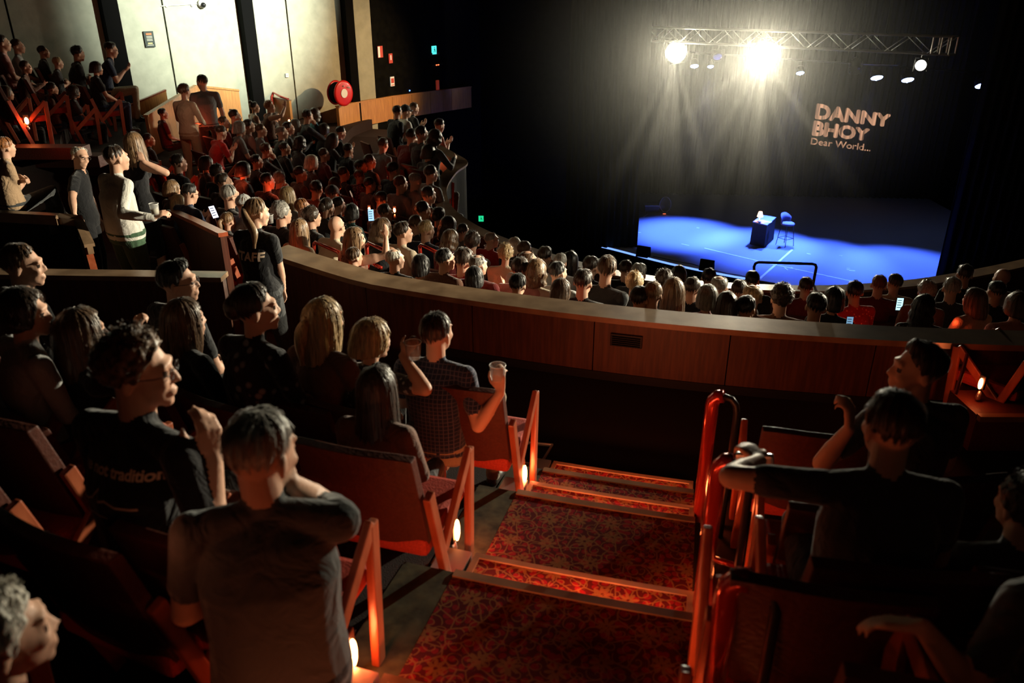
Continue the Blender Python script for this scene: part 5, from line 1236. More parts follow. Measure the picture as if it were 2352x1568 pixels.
# left part of the curved block
DL = [
 (585, 247, 'w1', 'bun', 'dark', 0, 'white', 0, 'woman with a high bun and white sleeveless top by the black pier', {'d': 16.2}),
 (620, 246, 'w4', 'curly', 'ginger', 0, 'brown', 0, 'ginger-haired woman in brown looking down by the gold panel', {'d': 16.0}),
 (707, 268, 'm3', 'short', 'dark', 0, 'dgrey', 0, 'dark-haired man with an arm around the woman in turquoise', {'d': 15.6}),
 (724, 264, 'w2', 'wavy', 'brown', 0, 'turq', 0, 'woman with curly brown hair in a turquoise top', {'d': 15.9, 'L': .16}),
 (913, 258, 'm1', 'short', 'dark', 0, 'black', 0, 'bearded man in a black T-shirt with folded arms before the gold barrier', {'d': 17.0}),
 (932, 257, 'm0', 'cap', 'dark', 0, 'white', 0, 'person in a dark cap and white T-shirt before the gold barrier', {'d': 17.2}),
 (951, 250, 'm4', 'buzz', 'brown', 0, 'black', 0, 'man in black clapping his hands before the gold barrier', {'d': 17.6}),
 (1009, 289, 'm4', 'short', 'dark', 0, 'pink', 0, 'person in an open pale jacket raising a drink near the balcony end', {'d': 16.2}),
 (945, 314, 'm3', 'short', 'dark', 0, 'maroon', 0, 'red-lit face resting on a hand behind the lit chair'),
 (969, 308, 'm0', 'short', 'dark', 0, 'dgrey', 0, 'dim man in grey above the lit chair end'),
 (880, 334, 'm1', 'short', 'brown', 0, 'grey', 0, 'broad man in grey in front of the empty red chairs'),
 (679, 290, 'w3', 'long', 'grey', 0, 'grey', 0, 'grey long-haired woman below the ginger-haired one', {'L': .16}),
 (663, 295, 'm0', 'short', 'dark', 0, 'dgrey', 0, 'dim man left of the grey long-haired woman'),
 (648, 305, 'm0', 'balding', 'grey', 0, 'black', 0, 'balding grey man below the woman with the bun'),
 (783, 305, 'm4', 'short', 'dark', 0, 'black', 0, 'dark-haired man looking down at his phone below the barrier end'),
 (765, 322, 'w3', 'long', 'dark', 0, 'dgrey', 0, 'dim long-haired woman in front of the man with the phone', {'L': .2}),
 (612, 346, 'm3', 'short', 'brown', 0, 'black', 0, 'man in black with his face and hand lit red'),
 (717, 375, 'w0', 'bob', 'white', 0, 'dgrey', 0, 'white-haired woman whose face glows red in the middle of the left block'),
 (829, 384, 'm2', 'short', 'dark', 1, 'black', 0, 'dark profile right of the white-haired woman'),
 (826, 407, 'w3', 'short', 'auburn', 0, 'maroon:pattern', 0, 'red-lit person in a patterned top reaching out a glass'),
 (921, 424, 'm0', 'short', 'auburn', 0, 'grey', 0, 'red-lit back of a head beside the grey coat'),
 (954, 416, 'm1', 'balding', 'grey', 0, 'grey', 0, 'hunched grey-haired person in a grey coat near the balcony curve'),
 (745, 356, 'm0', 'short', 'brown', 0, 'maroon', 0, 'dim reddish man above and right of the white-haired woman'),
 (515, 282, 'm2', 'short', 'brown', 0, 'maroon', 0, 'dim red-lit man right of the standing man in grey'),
 (540, 268, 'm0', 'short', 'dark', 0, 'black', 0, 'dim dark head under the end of the gold balustrade'),
 (551, 296, 'w0', 'bob', 'grey', 0, 'grey', 0, 'dim grey-haired woman in a light top below the gold balustrade'),
 (572, 290, 'm0', 'short', 'dark', 0, 'pink', 0, 'dim person in a pinkish shirt left of the woman with the bun'),
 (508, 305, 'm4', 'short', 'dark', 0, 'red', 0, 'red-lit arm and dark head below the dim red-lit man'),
 (475, 378, 'w0', 'bob', 'dark', 0, 'dgrey', 0, 'woman with a dark bob just right of the trousers of the standing woman'),
 (500, 398, 'm0', 'curly', 'dark', 0, 'black', 0, 'dark curly head above the lit forehead at the side stairs'),
 (437, 446, 'm4', 'short', 'black', 0, 'navy', 1, 'reclining man with black hair and glasses reading a lit phone'),
 (396, 436, 'w0', 'bob', 'lbrown', 0, 'dgrey', 0, 'light brown bob beside the black dress of the standing woman'),
 (411, 468, 'w0', 'long', 'blond', 0, 'grey', 0, 'woman with long fair hair at the top of the timber ramp', {'L': .24}),
 (411, 376, 'm0', 'short', 'dark', 0, 'black', 0, 'dark head behind the raised arm of the standing woman'),
 (342, 322, 'm2', 'short', 'dark', 1, 'black', 0, 'dim face above the hair of the standing woman', {'d': 12.5}),
 (590, 372, 'm0', 'short', 'dark', 0, 'black', 0, 'dim dark head left of the orange chair back'),
 (560, 392, 'w0', 'bob', 'dark', 0, 'dgrey', 0, 'dim bobbed head beside the lit chair frame'),
 (655, 342, 'm0', 'short', 'dark', 1, 'black', 0, 'dim head right of the man with the red-lit hand'),
 (690, 330, 'w0', 'wavy', 'dark', 0, 'dgrey', 0, 'dim wavy-haired woman in the middle rows of the left block', {'L': .14}),
 (800, 345, 'm1', 'short', 'dark', 1, 'black', 0, 'dim broad man above the dark profile'),
 (850, 372, 'm0', 'short', 'brown', 1, 'dgrey', 0, 'dim man just left below the empty red chairs'),
 (790, 400, 'm0', 'short', 'dark', 1, 'black', 0, 'dim man left of the person reaching out a glass'),
 (905, 392, 'm0', 'short', 'dark', 1, 'black', 0, 'dim head left of the brightly lit chair end'),
 (985, 352, 'w0', 'bob', 'dark', 0, 'dgrey', 0, 'dim bobbed woman right of the brightly lit chair end'),
 (1000, 318, 'w3', 'wavy', 'dark', 0, 'dgrey', 0, 'dim wavy-haired woman below the open pale jacket', {'L': .14}),
 (990, 400, 'm0', 'short', 'dark', 0, 'grey', 0, 'dim man by the inside of the balcony curve'),
 (985, 450, 'm0', 'short', 'dark', 0, 'dgrey', 0, 'dim man below the hunched grey coat'),
 (690, 400, 'm0', 'short', 'dark', 1, 'brown', 0, 'dim man left below the white-haired woman'),
 (770, 425, 'w0', 'wavy', 'dark', 1, 'black', 0, 'dim wavy-haired woman above the peaked cap', {'L': .12}),
 (850, 425, 'm0', 'short', 'dark', 1, 'dgrey', 0, 'dim man below the person reaching out a glass'),
 (635, 268, 'm0', 'short', 'dark', 0, 'dgrey', 0, 'dim head just below the small gold panel', {'d': 18.0, 'nochair': 1}),
 (745, 300, 'w0', 'bob', 'dark', 0, 'dgrey', 0, 'dim bobbed head below the turquoise top'),
 (600, 300, 'm0', 'short', 'brown', 0, 'grey', 0, 'dim brown-haired man below the woman with the bun'),
 (470, 268, 'm0', 'short', 'dark', 0, 'black', 0, 'dim head between the two standing figures', {'d': 15.5, 'nochair': 1}),
 (375, 262, 'm0', 'short', 'dark', 0, 'maroon', 0, 'dim reddish figure left of the standing woman in the blouse', {'d': 14.6, 'nochair': 1}),
]
for row in DL: seat_person(row, floorB, stepB, 'timber theatre chairs of the left block', 'timber theatre chair under one of the crowd in the left block')
# gallery on the upper left
def galf(r, a): return 2.4 if r < 12.95 else 2.15 if r < 13.9 else 1.9 if r < 14.85 else 1.7
DU = [
 (255, 115, 'm4', 'short', 'dark', 0, 'navy', 1, 'grey-bearded man in a navy top and pale trousers reading a phone by the black pier', {'d': 14.7, 'bot': 'khaki', 'yaw': -5}),
 (179, 124, 'm1', 'afro', 'black', 1, 'black', 0, 'dark broad person with full dark hair left of the man with the phone', {'d': 14.4}),
 (133, 145, 'm1', 'short', 'blond', 0, 'dgrey', 0, 'fair older man with folded arms in the gallery', {'d': 14.0}),
 (41, 107, 'm0', 'short', 'brown', 0, 'lgrey', 0, 'man in a pale shirt under the dark green wall panel', {'d': 13.8}),
 (59, 155, 'w3', 'short', 'brown', 0, 'brown', 0, 'reddish seated person in brown in the upper left gallery', {'d': 12.8}),
 (6, 100, 'm0', 'short', 'dark', 0, 'pink', 0, 'person in a pinkish shirt cut by the left edge, top gallery row', {'d': 13.0}),
 (222, 158, 'w0', 'bob', 'dark', 1, 'black', 0, 'dim dark-haired figure below the man with the phone', {'d': 13.6}),
 (100, 120, 'm0', 'short', 'dark', 1, 'dgrey', 0, 'dim head between the pale shirt and the fair older man', {'d': 14.2}),
 (120, 205, 'm1', 'short', 'dark', 1, 'brown', 0, 'dim broad figure in brown in the lower gallery row', {'d': 12.6}),
 (170, 212, 'w0', 'wavy', 'dark', 1, 'dgrey', 0, 'dim wavy-haired figure in the lower gallery row', {'d': 12.9, 'L': .14}),
 (15, 215, 'w0', 'bob', 'brown', 1, 'dgrey', 0, 'dim bobbed figure above the glowing gallery chair', {'d': 11.5}),
 (14, 340, 'm1', 'short', 'ginger', 0, 'tan', 0, 'orange-lit back of a bent person at the left edge', {'d': 7.8, 'nochair': 1}),
]
for row in DU: seat_person(row, galf, galf, 'timber theatre chairs of the gallery', 'timber theatre chair under one of the gallery crowd')

# phones and cups held up in the crowd
E_PH = emat('phone_screen', (.35, .62, 1.0), 1.5)
def phone(p, yaw, tilt, label, s=1.0, scr=E_PH, facing=1):
    e = tag(empty('phone', p, yaw, s), label, 'phone'); M = Matrix.Rotation(tilt, 4, 'X')
    o = build('case', MB().box((0, 0, 0), (.075, .009, .150)), M_BLKSAT, e, bev=.003); o.matrix_local = M
    o = build('screen', MB().box((0, -.0055, 0), (.068, .002, .140)), scr, e); o.matrix_local = M
    for k in range(4): q = build('screen_line', MB().box((-.005, -.007, .045 - .028 * k), (.045, .001, .008)), mat('screen_print', (.1, .16, .22), .5), e); q.matrix_local = M
    return e
phone(at(490, 487, 8.9), .9, -.5, 'lit phone held by the reclining man in glasses', 1.0, emat('phone_white', (.75, .78, 1.0), 2))
phone(at(852, 494, 10.9), .2, -.15, 'blue-lit phone raised above the crowd', 1.1)
phone(at(2066, 698, 8.4), -.1, -.1, 'bright phone held up beside the tan T-shirt', .95, emat('phone_cyan', (.45, .85, 1.0), 1.6))
phone(at(1951, 741, 7.1), -.1, -.1, 'dim blue phone just above the timber wall', .8, emat('phone_dim', (.25, .5, .75), .7))
def cup(p, label, r=.038, h=.10, liquid=None, parts=True):
    e = tag(empty('cup', p), label, 'cup')
    build('tumbler', MB().lathe([(r * .8, 0), (r, h), (r * .94, h), (r * .76, .006)], n=18), M_GLASS, e, True)
    build('rim', MB().tube([(r * math.cos(2 * math.pi * k / 16), r * math.sin(2 * math.pi * k / 16), h) for k in range(17)], .0022, 5), M_WHITE, e)
    if liquid: build('drink', MB().lathe([(r * .74, .008), (r * .84, h * .5)], n=16), mat('drink_' + str(liquid[0]), liquid, .1), e, True)
    return e
cup(at(1048, 602, 8.6), 'clear plastic cup lifted by the black-haired person in glasses', .045, .09)
cup(at(1118, 578, 10.6), 'small cup with a pale drink by the man in the red top', .035, .09, (.5, .35, .12))
cup(at(873, 440, 13.3), 'glass held out by the red-lit person in the left block', .035, .10, (.5, .1, .05))
cup(at(622, 512, 8.3), 'dark drink held beside the staff member', .035, .09, (.05, .02, .01))

# red handrails along the little aisle behind the wall
def rail(pts, r, label, m=M_RAILRED): 
    P0 = Vector(pts[0]); o = build('handrail', MB().tube([Vector(p) - P0 for p in pts], r, 8), m, None, True); o.location = P0; return tag(o, label, 'handrail')
rail([at(664, 578, 8.2), at(666, 566, 8.2), at(700, 583, 8.0), at(747, 604, 7.8)], .016, 'thin pale red handrail sloping to the end of the timber wall')
rail([at(722, 610, 8.6), at(721, 560, 8.6), at(726, 556, 8.6), at(777, 579, 8.3), at(781, 584, 8.3), at(780, 610, 8.3)], .022, 'red handrail in front of the bald man in the cream sweater')
rail([at(846, 640, 8.3), at(842, 566, 8.4), at(848, 558, 8.4), at(889, 578, 8.2), at(890, 600, 8.2)], .024, 'red handrail with a tall post beside the brown-haired man at the wall')
rail([at(851, 604, 8.4), at(876, 615, 8.3)], .02, 'short lower red rail beside the bald man in black')
rail([at(966, 590, 8.5), at(964, 566, 8.5), at(968, 562, 8.5), at(1005, 581, 8.3)], .022, 'red handrail between the cream shirt and the black bob')
rail([at(805, 440, 12.2), at(820, 476, 11.9)], .02, 'red bar beside the orange chairs under the raised phone')

# lit chair ends and empty chairs in the left block
def lit_chair(px, py, d, yaw, label, power=3.2, lampside=1, lamp=True, sc_=1.0):
    p = at(px, py, d); r, a = topol(p); c = chair((p.x, p.y, p.z - .12), yaw, label, None, True)
    return p
def yawS(p): return yaw_to((FOCUS.x - p.x, FOCUS.y - p.y))
LC = [(61, 277, 10.8, 2.5, 'glowing aisle lamp under the gallery chair at the far left', 1), (945, 378, 15.2, 6, 'brightly glowing aisle lamp under the chair end near the balcony', 1),
      (1037, 386, 16.6, 2.5, 'small glowing aisle lamp by the balcony rail end', 1), (848, 480, 11.6, 2.5, 'small aisle lamp under the chair below the raised phone', .7),
      (906, 482, 11.4, 2.0, 'small aisle lamp beside the second empty orange chair', .7), (530, 258, 17.0, 2, 'orange aisle lamp beneath the gold balustrade', .8), (664, 278, 17.6, 1.5, 'orange aisle lamp beneath the small gold panel', .8)]
for px, py, d, pw, t, s in LC:
    p = at(px, py, d); yw = yaw_to((-p.x, -p.y)) - R(90); aisle_lamp(p, yaw_to((-p.x, -p.y)) + R(90), pw, t, s, (.04, .06))
for px, py, d, dy, t in ((30, 285, 11.2, 10, 'gallery chair with glowing timber side frame at the far left'), (928, 378, 15.4, 0, 'timber chair whose side frame glows around the bright aisle lamp'), (905, 345, 15.9, 0, 'empty red chair, right one of the pair before the gold barrier'),
                      (868, 350, 15.9, 0, 'empty red chair, left one of the pair before the gold barrier'), (830, 475, 11.8, 8, 'empty orange timber chair below the raised phone'), (940, 485, 11.6, 8, 'empty orange timber chair right of the one below the raised phone'),
                      (540, 425, 11.2, 0, 'timber chair with red-lit frame above the lit forehead'), (672, 450, 10.6, 0, 'orange-lit chair back beside the grey-haired man'), (400, 400, 11.8, 0, 'red-lit chair behind the raised arm of the standing woman'), (700, 600, 8.4, 0, 'orange chair beside the first red handrail'), (598, 428, 11.4, 0, 'orange-lit empty seat between the dim heads of the left block')):
    fl = galf if px < 100 else floorB
    p = solve(px, py, .62, fl, 5); r, a = topol(p)
    if px < 100: p = at(52, 270, 11.0); chair((p.x, p.y, p.z - .38), yawS(p) + R(dy), t, None, True); continue
    chair((p.x, p.y, H - fl(r, a)), yawS(p) + R(dy), t, None, True)
for px, py, d, pw in ((400, 408, 11.6, 7), (545, 412, 11.2, 4), (640, 440, 10.9, 5), (590, 600, 7.6, 5), (700, 590, 8.0, 3.0), (800, 445, 12.4, 2.5), (1958, 735, 7.6, 1.2), (2050, 748, 7.6, 1.4), (2190, 740, 7.4, 1.6), (1820, 700, 9.6, 2.6), (1052, 500, 13.6, 1.2), (800, 640, 7.9, 2.5), (120, 330, 10.2, 1.6), (455, 300, 14.2, 5), (130, 180, 13.0, .5), (880, 400, 14.0, 2.0), (715, 410, 12.6, 2.0), (1100, 640, 8.8, 1.5)):
    light('POINT', 'fill_point', at(px, py, d), pw * (.45 if px not in (455, 400) else .8), (1, .10, .03), None, .05)  # bare red points added for the glow among the crowd, no fixtures
light('POINT', 'fill_point', at(448, 215, 12.4), 9, (1, .55, .35), None, .05)  # warm fill added to brighten the standing woman's blouse
sb = struct(empty('floor_stair_box', at(110, 340, 10.6)), 'red-lit carpeted steps on the far left')
for i in range(4): build('step', MB().box((.1 * i, .25 * i, -.16 * i - .05), (1.0, .3, .16)), M_VINYL, sb, bev=.01)
# ------------------------------------------------------------------ figures in front, each with a body of its own
def head_local(seated, lean, slump, neckl=1.0):
    pz = .50 if seated else .95
    n = Vector((0, lean * 1.02, pz + .565 - slump)); return n + Vector((0, .028 + .05 * slump + lean * .12, .155 * neckl - abs(lean) * .05))
def near(px, py, d, floor, body, face, hair, hc, sk, top, label, pitch=0, roll=0, seated=True, male=True, lean=.03, slump=.03, hands=None, sleeve='short', legs='trousers',
         bot='dgrey', L=None, glasses=False, heavy=1.0, voxel=.0095, hv=1, chairtxt=None, smax=1.16, var=0, shoes=None, sweep=0.0, **kw):
    hw = at(px, py, d); hl = head_local(seated, lean, slump, kw.get('neckl', 1.0)); yaw = R(body)
    s = max(.86, min(smax, (hw.z - (H - floor)) / hl.z)); Rz = Matrix.Rotation(yaw, 3, 'Z'); off = Rz @ Vector((hl.x, hl.y, 0)) * s
    root = empty('person', (hw.x - off.x, hw.y - off.y, hw.z - hl.z * s), yaw, s); tag(root, label, 'person')
    Mi = (Matrix.Translation(root.location) @ Matrix.Rotation(yaw, 4, 'Z') @ Matrix.Diagonal((s, s, s, 1))).inverted()
    A = {}
    for sx, h in (hands or {}).items():
        q = dict(h)
        if 'px' in q: q['hand'] = tuple(Mi @ at(*q.pop('px')))
        for kx in ('fwd', 'nrm', 'pole'):
            if kx + 'w' in q: q[kx] = tuple(Mi.to_3x3() @ Vector(q.pop(kx + 'w')))
        A[sx] = q
    me, Mh, J = make_body('body', seated, male, heavy, (face - body, pitch, roll), lean, slump, A, sleeve, legs, voxel=voxel, **kw)
    b = link('body', me, None, root); dress(b, sk, top, bot, shoes)
    if hair:
        hm = hair_mesh(hair, 20 + var, True, L or .26, sweep); hm.materials.append(hairmat(hc, HAIRS[hc])); link('hair', hm, None, root, Mh)
    if glasses: add_glasses(root, Mh)
    if chairtxt:
        c = root.location.copy(); c.z = max(H - floor, c.z - .01); chair(c, yaw, chairtxt, None, True)
    J = {k: (root.location + Rz @ (v * s)) for k, v in J.items()}
    return root, b, J, s
HG = dict(curl=.6, grip=.25)
# seated rows of our own block
near(53, 612, 4.1, 2.46, -35, -72, 'short', 'brown', 0, 'dgrey', 'man with short greying hair and lit profile at the left edge before the timber partition', pitch=4, chairtxt='timber theatre chair under the lit profile at the left edge')
near(60, 722, 3.3, 2.24, -40, -78, 'wavy', 'dark', 0, 'lgrey', 'curly-haired man with a lit profile and pale grey hooded top at the left edge', L=.10, pitch=2, var=1, sleeve='long', chairtxt='timber theatre chair of the curly-haired man in pale grey')
near(190, 768, 3.4, 2.46, -35, -48, 'long', 'brown', 0, 'black', 'woman with long smooth hair lit golden on one side, raising her fist', male=False, L=.30, var=2, sleeve='long',
     hands={1: dict(px=(318, 775, 3.55), fwdw=(.1, .1, 1), nrmw=(-.6, -.8, 0), curl=1.1, polew=(1, -.3, -1))}, chairtxt='timber theatre chair of the woman with golden lit hair')
near(410, 650, 4.4, 2.68, -35, -80, 'quiff', 'black', 0, 'black', 'man with thick black hair and glasses in profile against the timber partition', glasses=True, var=3, chairtxt='timber theatre chair of the man in profile with glasses')
near(425, 738, 3.85, 2.56, -30, -52, 'long', 'brown', 0, 'black', 'woman in a black jumper with long coppery brown hair falling forward', male=False, heavy=1.18, L=.30, var=4, sleeve='long', roll=4, chairtxt='timber theatre chair of the woman in the black jumper')
near(588, 712, 3.7, 2.56, -30, -66, 'updo', 'dark', 0, 'black:floral', 'woman with dark pinned-up hair and a black floral top', male=False, heavy=1.12, var=5, sleeve='long', pitch=-2, chairtxt='timber theatre chair of the woman in the floral top')
near(745, 738, 3.95, 2.68, -25, -40, 'halfup', 'blond', 0, 'brown', 'woman with half-tied blonde hair seen from behind in a soft brown top', male=False, L=.24, var=6, sleeve='long', chairtxt='timber theatre chair of the half-tied blonde')
r_, b_, J, s_ = near(856, 783, 3.95, 2.68, -25, -52, 'bob', 'blond', 0, 'dgrey:pattern', 'woman with a fair bob and patterned blue-grey blouse raising a glass', male=False, var=7, pitch=4,
     hands={1: dict(px=(925, 818, 3.85), fwdw=(.55, .2, .75), nrmw=(-.2, -.9, .2), polew=(.2, -.4, -1), **HG)}, chairtxt='timber theatre chair of the fair bob')
cup(at(950, 822, 3.84), 'clear stemless glass raised by the woman with the fair bob', .042, .085)
r_, b_, J, s_ = near(1004, 768, 3.95, 2.68, -17, -30, 'short', 'dark', 0, 'navy:plaid', 'man with dark hair and red-lit ear in a dark blue checked shirt, glass in hand', var=8, lean=.02, bot='khaki', heavy=1.05, voxel=.009,
     hands={1: dict(px=(1150, 900, 3.85), fwdw=(-.1, .1, 1), nrmw=(-.3, -.9, 0), polew=(.6, -.5, -.6), **HG), -1: dict(hand=(-.12, .28, .66))}, crossed=False, knees_up=.10, legspread=.22)
cup(at(1143, 872, 3.84), 'clear glass held up by the man in the checked shirt', .040, .08)
near(868, 897, 3.3, 2.46, -17, -20, 'long', 'dark', 0, 'brown', 'woman with very long dark hair down her back and a brown top', male=False, heavy=1.15, L=.46, var=9, sleeve='long')
r_, b_, JT, s_ = near(318, 856, 2.35, 2.24, -25, -80, 'curly', 'brown', 0, 'black', 'man with short curly brown hair and glasses in a black printed T-shirt', glasses=True, var=10, pitch=3, lean=.05, voxel=.0075, heavy=1.02,
     hands={1: dict(px=(492, 1050, 2.35), fwdw=(-.05, .1, 1), nrmw=(.7, -.7, 0), curl=.55, polew=(.6, -.2, -1))}, chairtxt='timber theatre chair of the man in the printed T-shirt')
RT, BT = r_, b_
r_, b_, J, s_ = near(602, 1048, 2.05, 2.24, 8, -24, 'short', 'grey', 0, 'slate', 'older man with short grey hair in a grey polo shirt, hand propped at his jaw', var=11, pitch=12, lean=.09, slump=.075, neckl=.86, voxel=.0075, heavy=1.16, bot='black', legspread=.03,
     hands={1: dict(px=(668, 1108, 2.12), fwdw=(-.45, .2, .75), nrmw=(.5, -.8, .1), curl=.7, polew=(1, .3, -1.3))})
# right of the stairs
near(2105, 852, 3.25, 2.60, 5, 82, 'quiff', 'dark', 0, 'dgrey', 'young man in left-facing profile with swept dark hair, right of the stairs', var=12, pitch=-4, heavy=1.05,
     hands={-1: dict(px=(1950, 985, 3.1), fwdw=(-.1, .1, 1), nrmw=(.7, -.7, 0), curl=.9, polew=(-1, -.2, -1))}, chairtxt='timber theatre chair of the left-facing young man')
near(2045, 985, 2.25, 2.24, -8, 4, 'short', 'dark', 0, 'dgrey', 'broad man seen from behind in a dark grey-green shirt, arm stretched along the chair', var=13, heavy=1.2, voxel=.0085, lean=.02, pitch=6,
     hands={-1: dict(px=(1745, 1058, 2.55), fwdw=(-.2, .9, 0), nrmw=(0, 0, 1), polew=(-1, -.2, .1))}, sleeve='short', chairtxt='timber theatre chair of the broad man with the stretched arm')
near(2352, 1165, 2.4, 2.30, -10, 10, 'curly', 'dark', 0, 'dgrey', 'dark curly-haired person cut by the right edge, below the broad man’s shoulder', var=14, chairtxt='timber theatre chair at the right edge')
near(2490, 1180, 1.75, 2.02, 12, 40, 'short', 'dark', 0, 'dgrey', 'person at the lower right corner whose bare forearm and orange-lit knee show', var=15, heavy=1.1, lean=.08, bot='tan', legspread=.2,
     hands={-1: dict(px=(2120, 1440, 1.75), fwdw=(-.7, .5, -.3), nrmw=(.1, .2, 1), curl=.3, polew=(1, 0, -.3))}, chairtxt='timber theatre chair in the lower right corner')
near(5, 1465, 1.55, 2.02, -25, -50, 'curly', 'white', 0, 'maroon', 'person with pale frizzy hair and a maroon top in the lower left corner', male=False, var=16, chairtxt='timber theatre chair in the lower left corner', sleeve='long')

# standing figures
near(184, 362, 8.2, 3.2, -75, -118, 'balding', 'white', 0, 'black', 'bald smiling man with glasses in a black T-shirt standing by the side stairs', seated=False, glasses=True, roll=-14, pitch=4, bot='black', voxel=.011,
     hands={1: dict(px=(170, 520, 7.7), fwdw=(.1, 0, -1), nrmw=(-.2, -1, 0), polew=(-.5, -.5, -.5))})
near(268, 365, 7.4, 3.2, -36, -38, 'buzz', 'dark', 0, 'white', 'man standing in a loose white shirt and green trousers holding a cup', seated=False, sleeve='long', bot='green', lean=.02, voxel=.010, var=2, heavy=1.22, smax=1.2,
     hands={1: dict(px=(352, 500, 7.3), fwdw=(.7, .1, .35), nrmw=(-.1, -.5, .9), polew=(.4, -.6, -.8), **HG)})
cup(at(357, 492, 7.22), 'pale cup held by the standing man in the white shirt', .042, .10, (.6, .55, .4))
near(310, 332, 8.5, 3.2, -25, -15, 'long', 'lbrown', 0, 'black', 'standing woman with long light-streaked hair, black top and short black skirt, bare arm raised', seated=False, male=False, sleeve='sleeveless', legs='skirt', bot='black', L=.36, voxel=.010, roll=-5, smax=1.2,
     hands={1: dict(px=(330, 372, 8.3), fwdw=(-.4, .2, .8), nrmw=(.5, -.8, 0), curl=.6, polew=(1, 0, -.45))})
RS, BS, JS, sS = near(590, 490, 6.2, 3.2, -20, -44, 'pony', 'lbrown', 0, 'black', 'staff member with a long blonde ponytail in a black STAFF T-shirt at the wall end', seated=False, male=False, L=.27, bot='dgrey', voxel=.009, heavy=1.05, var=3, pitch=6, sweep=.22,
     hands={1: dict(hand=(.10, .16, .86), pole=(1, -.6, -.3)), -1: dict(hand=(-.12, .14, .84), pole=(-1, -.6, -.3))})
near(424, 211, 13.6, 3.38, -15, -20, 'updo', 'brown', 0, 'cream', 'standing woman in a cream blouse and long tan trousers in the left aisle', seated=False, male=False, sleeve='long', bot='tan', voxel=.012,
     hands={1: dict(hand=(.14, .26, 1.10), fwd=(-.6, .6, .2)), -1: dict(hand=(-.12, .26, 1.08), fwd=(.6, .6, .2))}, pitch=8)
near(464, 190, 14.3, 3.38, 30, 60, 'short', 'dark', 0, 'grey', 'standing man in a grey T-shirt facing the woman in the cream blouse', seated=False, voxel=.012, bot='black', pitch=6)

# printing on the two T-shirts, laid on the cloth
M_PRINT = mat('shirt_print', (.85, .66, .50), .8)
def print_on(root, body, s, size, cx, cz, name, lab=None, bold=.02, space=1.0, roll=0.0, mesh=None):
    me = mesh or text_mesh(s, size, bold * size, 0, space, 'CENTER')
    bm = bmesh.new(); bm.from_mesh(me); bmesh.ops.triangulate(bm, faces=bm.faces); bmesh.ops.remove_doubles(bm, verts=bm.verts, dist=1e-5)
    for _ in range(3):
        es = [e for e in bm.edges if e.calc_length() > .012]
        if es: bmesh.ops.subdivide_edges(bm, edges=es, cuts=1, use_grid_fill=False); bmesh.ops.triangulate(bm, faces=bm.faces)
    bme = body.data
    for v in bm.verts:
        x, z = v.co.x * math.cos(roll) - v.co.y * math.sin(roll), v.co.x * math.sin(roll) + v.co.y * math.cos(roll)
        ok, hit, n, i = body.ray_cast(Vector((cx + x, -1.2, cz + z)), Vector((0, 1, 0))); v.co = hit + n * .003 if ok else Vector((cx + x, 0, cz + z))
    bm.to_mesh(me); bm.free(); o = link(name, me, M_PRINT, root)
    if lab: o['label'] = lab
    return o
bpy.context.view_layer.update()
print_on(RS, BS, 'STAFF', .095, -.005, 1.29, 'lettering', 'pale STAFF lettering across the shoulders', .035, 1.05)
print_on(RT, BT, 've not tradition.', .047, .03, .925, 'lettering', 'pale printed words on the back of the shirt', .025, .95)
m_ = MB(); pts = [(-.17, .012), (-.10, -.004), (-.05, -.014), (-.02, .0), (.005, .03), (.0, -.01), (.03, .0), (.07, -.012), (.14, -.010)]
for (x0, y0), (x1, y1) in zip(pts, pts[1:]): m_.add([(x0, y0 - .004, 0), (x1, y1 - .004, 0), (x1, y1 + .004, 0), (x0, y0 + .004, 0)], [(0, 1, 2, 3)])
print_on(RT, BT, '', 1, -.03, .855, 'swoosh_print', 'pale scribbled line printed under the words', mesh=m_.mesh('swoosh'))
m_ = MB().add([(-.07, -.003, 0), (.07, -.003, 0), (.07, .003, 0), (-.07, .003, 0)], [(0, 1, 2, 3)])
print_on(RT, BT, '', 1, -.07, .795, 'line_print', None, mesh=m_.mesh('line'))

# chair ends along the stairs, with their lamps
def end_chair(legbase, side, label, arms=False):
    r, a = topol(legbase); yw = yaw_to((CX - legbase.x, CY - legbase.y)); o = legbase - Matrix.Rotation(yw, 3, 'Z') @ Vector((side * .275, .20, 0))
    return chair(o, yw, label, None, True), yw
ML = [((870, 1520), 2.24, 'timber chair with V-shaped end beside the stairs, under the man in the polo shirt', (798, 1495), 2.10, 'glowing aisle lamp on the chair end nearest the bottom edge', 1.5),
      ((1078, 1288), 2.46, 'timber chair with V-shaped end beside the stairs, under the woman with very long dark hair', (1040, 1215), 2.33, 'glowing aisle lamp on the chair end beside the lit stair corner', 1.4),
      ((1224, 1112), 2.68, 'timber chair with V-shaped end beside the stairs, under the man in the checked shirt', (1197, 1087), 2.55, 'glowing aisle lamp on the chair end below the khaki knee', 1.2)]
for lb, fl, t, lpx, ld, lt, pw in ML:
    c, yw = end_chair(at_drop(*lb, fl), 1, t); p = at_drop(*lpx, ld); aisle_lamp(p, yw, pw, lt, 1.0)
for k, (ra, t, lt) in enumerate(((16.93, 'timber chair with V-shaped end right of the stairs, nearest the bottom edge', 'glowing aisle lamp behind the nearest red post'), (16.0, 'timber chair with V-shaped end right of the stairs, under the outstretched arm', 'glowing aisle lamp behind the middle red post'), (15.1, 'timber chair with V-shaped end right of the stairs, in the front row', 'small aisle lamp behind the farthest red post'))):
    fl = (2.24, 2.46, 2.68)[k]; c, yw = end_chair(pol(ra, 12.55, fl), -1, t)
    p = pol(ra + .10, 12.80, fl - .15); aisle_lamp(p, yw + math.pi, (1.0, 1.1, .9)[k], lt, .9)
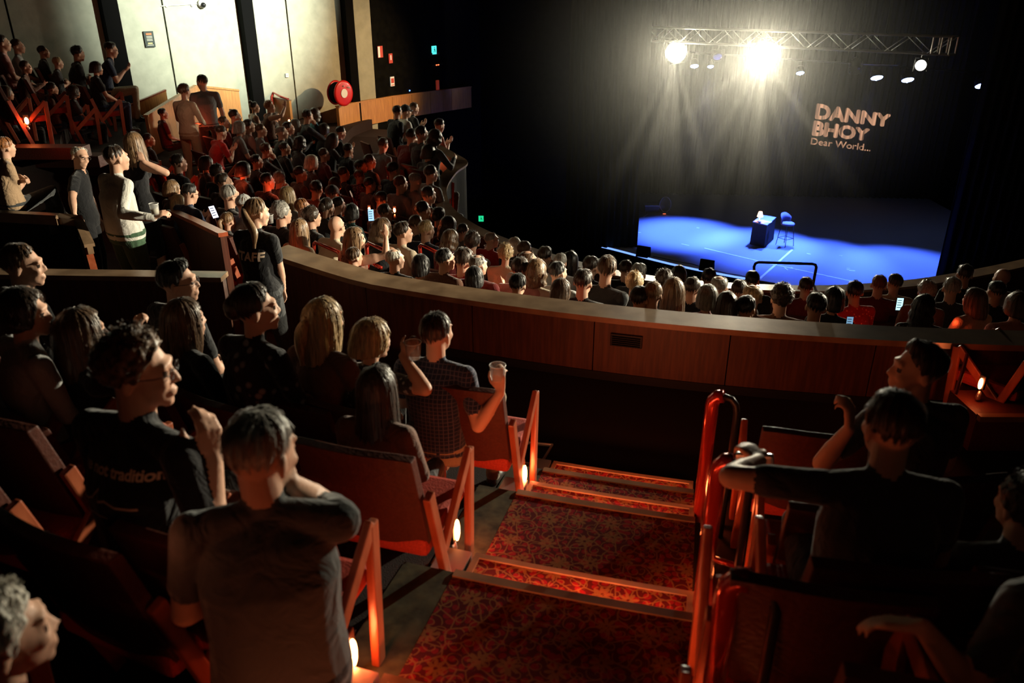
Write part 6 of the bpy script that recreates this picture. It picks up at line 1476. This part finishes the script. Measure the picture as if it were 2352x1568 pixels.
# empty chairs whose backs show in the dark
for x, y, dr, t in ((60, 1130, 1.75, 'dim empty red-brown chair at the left edge behind the printed T-shirt'), (170, 1060, 1.75, 'dim empty red-brown chair left of the printed T-shirt'),                     (1850, 1330, 1.60, 'dim red-brown chair back right of the red posts'), (2080, 1330, 1.60, 'dim red-brown chair back in the lower right'), (1900, 1560, 1.35, 'dark chair back at the bottom edge right of the posts'), (2330, 1330, 1.6, 'dim chair back at the right edge below the curly hair')):
    p = at_drop(x, y, dr); r, a = topol(p); k = max(0, min(4, int((r - 14.95) / .93))); fl = 2.68 - .22 * k
    chair(Vector((p.x, p.y, H - fl)) + Vector((math.sin(R(-a)) * 0, 0, 0)), -R(a), t, None, True)
# far right chair with its lamp on a lit ledge
p = at_drop(2222, 890, 2.60); c = chair(p + Vector((.30, .10, -.34)), R(35), 'timber chair with glowing V-shaped end on the far right', None, True)
aisle_lamp(at_drop(2256, 880, 2.48), R(200), .9, 'glowing aisle lamp under the far right chair', .7)
lg = struct(empty('floor_ledge'), 'red-lit carpeted ledge under the far right chair'); a_, b2_ = at_drop(2192, 905, 2.62), at_drop(2400, 905, 2.62)
build('ledge', ribbon(MB(), [a_, b2_], -.3, .06, -.6, 0), M_VINYL, lg); build('nosing', ribbon(MB(), [a_, b2_], -.34, -.29, -.03, .01), M_COPE, lg)
tag(build('handrail', MB().tube([at(2195, 905, 5.0), at(2212, 850, 5.0), at(2222, 812, 5.0)], .012, 6), M_RAILRED), 'thin dark red bar left of the far right chair', 'handrail')

# red cane-shaped guard rails beside the stairs
for i, (r, dt, db, t) in enumerate(((15.25, 1.85, 2.68, 'farthest red looped guard rail beside the stairs'), (16.22, 1.62, 2.46, 'middle red looped guard rail beside the stairs'), (17.14, 1.40, 2.24, 'nearest red looped guard rail beside the stairs'))):
    P0 = pol(r, 13.25, db); yw = -R(13.25); Rm = Matrix.Rotation(yw, 3, 'Z'); e = tag(empty('guard_rail', P0, yw), t, 'guard rail'); h = db - dt
    U = [(0, 0, 0), (0, 0, h - .06), (.006, 0, h - .03), (.025, -.004, h - .006), (.05, -.01, h)]; V = [(.05, -.01, h), (.09, -.02, h - .006), (.112, -.03, h - .03), (.12, -.03, h - .07), (.12, -.03, 0)]
    build('post', MB().tube(U, .034, 14), M_RAILRED, e, True); build('post', MB().tube(V, .016, 12), M_BLKSAT, e, True)
    build('base_plate', MB().lathe([(.055, 0), (.055, .008), (.034, .014)], n=18), M_CHROME, e); build('cross_bar', MB().tube([(0, 0, h * .45), (.12, -.03, h * .45)], .012, 8), M_RAILRED, e, True)
tag(build('armrest_pad', MB().bar(at(1690, 1052, 2.9), at(1778, 1058, 2.85), .05, .03), M_CHROME, None, False, .01), 'pale shiny ledge by the hand of the stretched arm', 'ledge')
# small fill points added low for the warm glow on the front rows
light('POINT', 'fill_point', at_drop(1330, 1330, 2.30) , .25, (1, .2, .07), None, .04)
light('POINT', 'fill_point', at(300, 1270, 1.9), .2, (1, .25, .1), None, .04)
light('POINT', 'fill_point', at(2300, 1560, 1.25), .2, (1, .3, .12), None, .05)
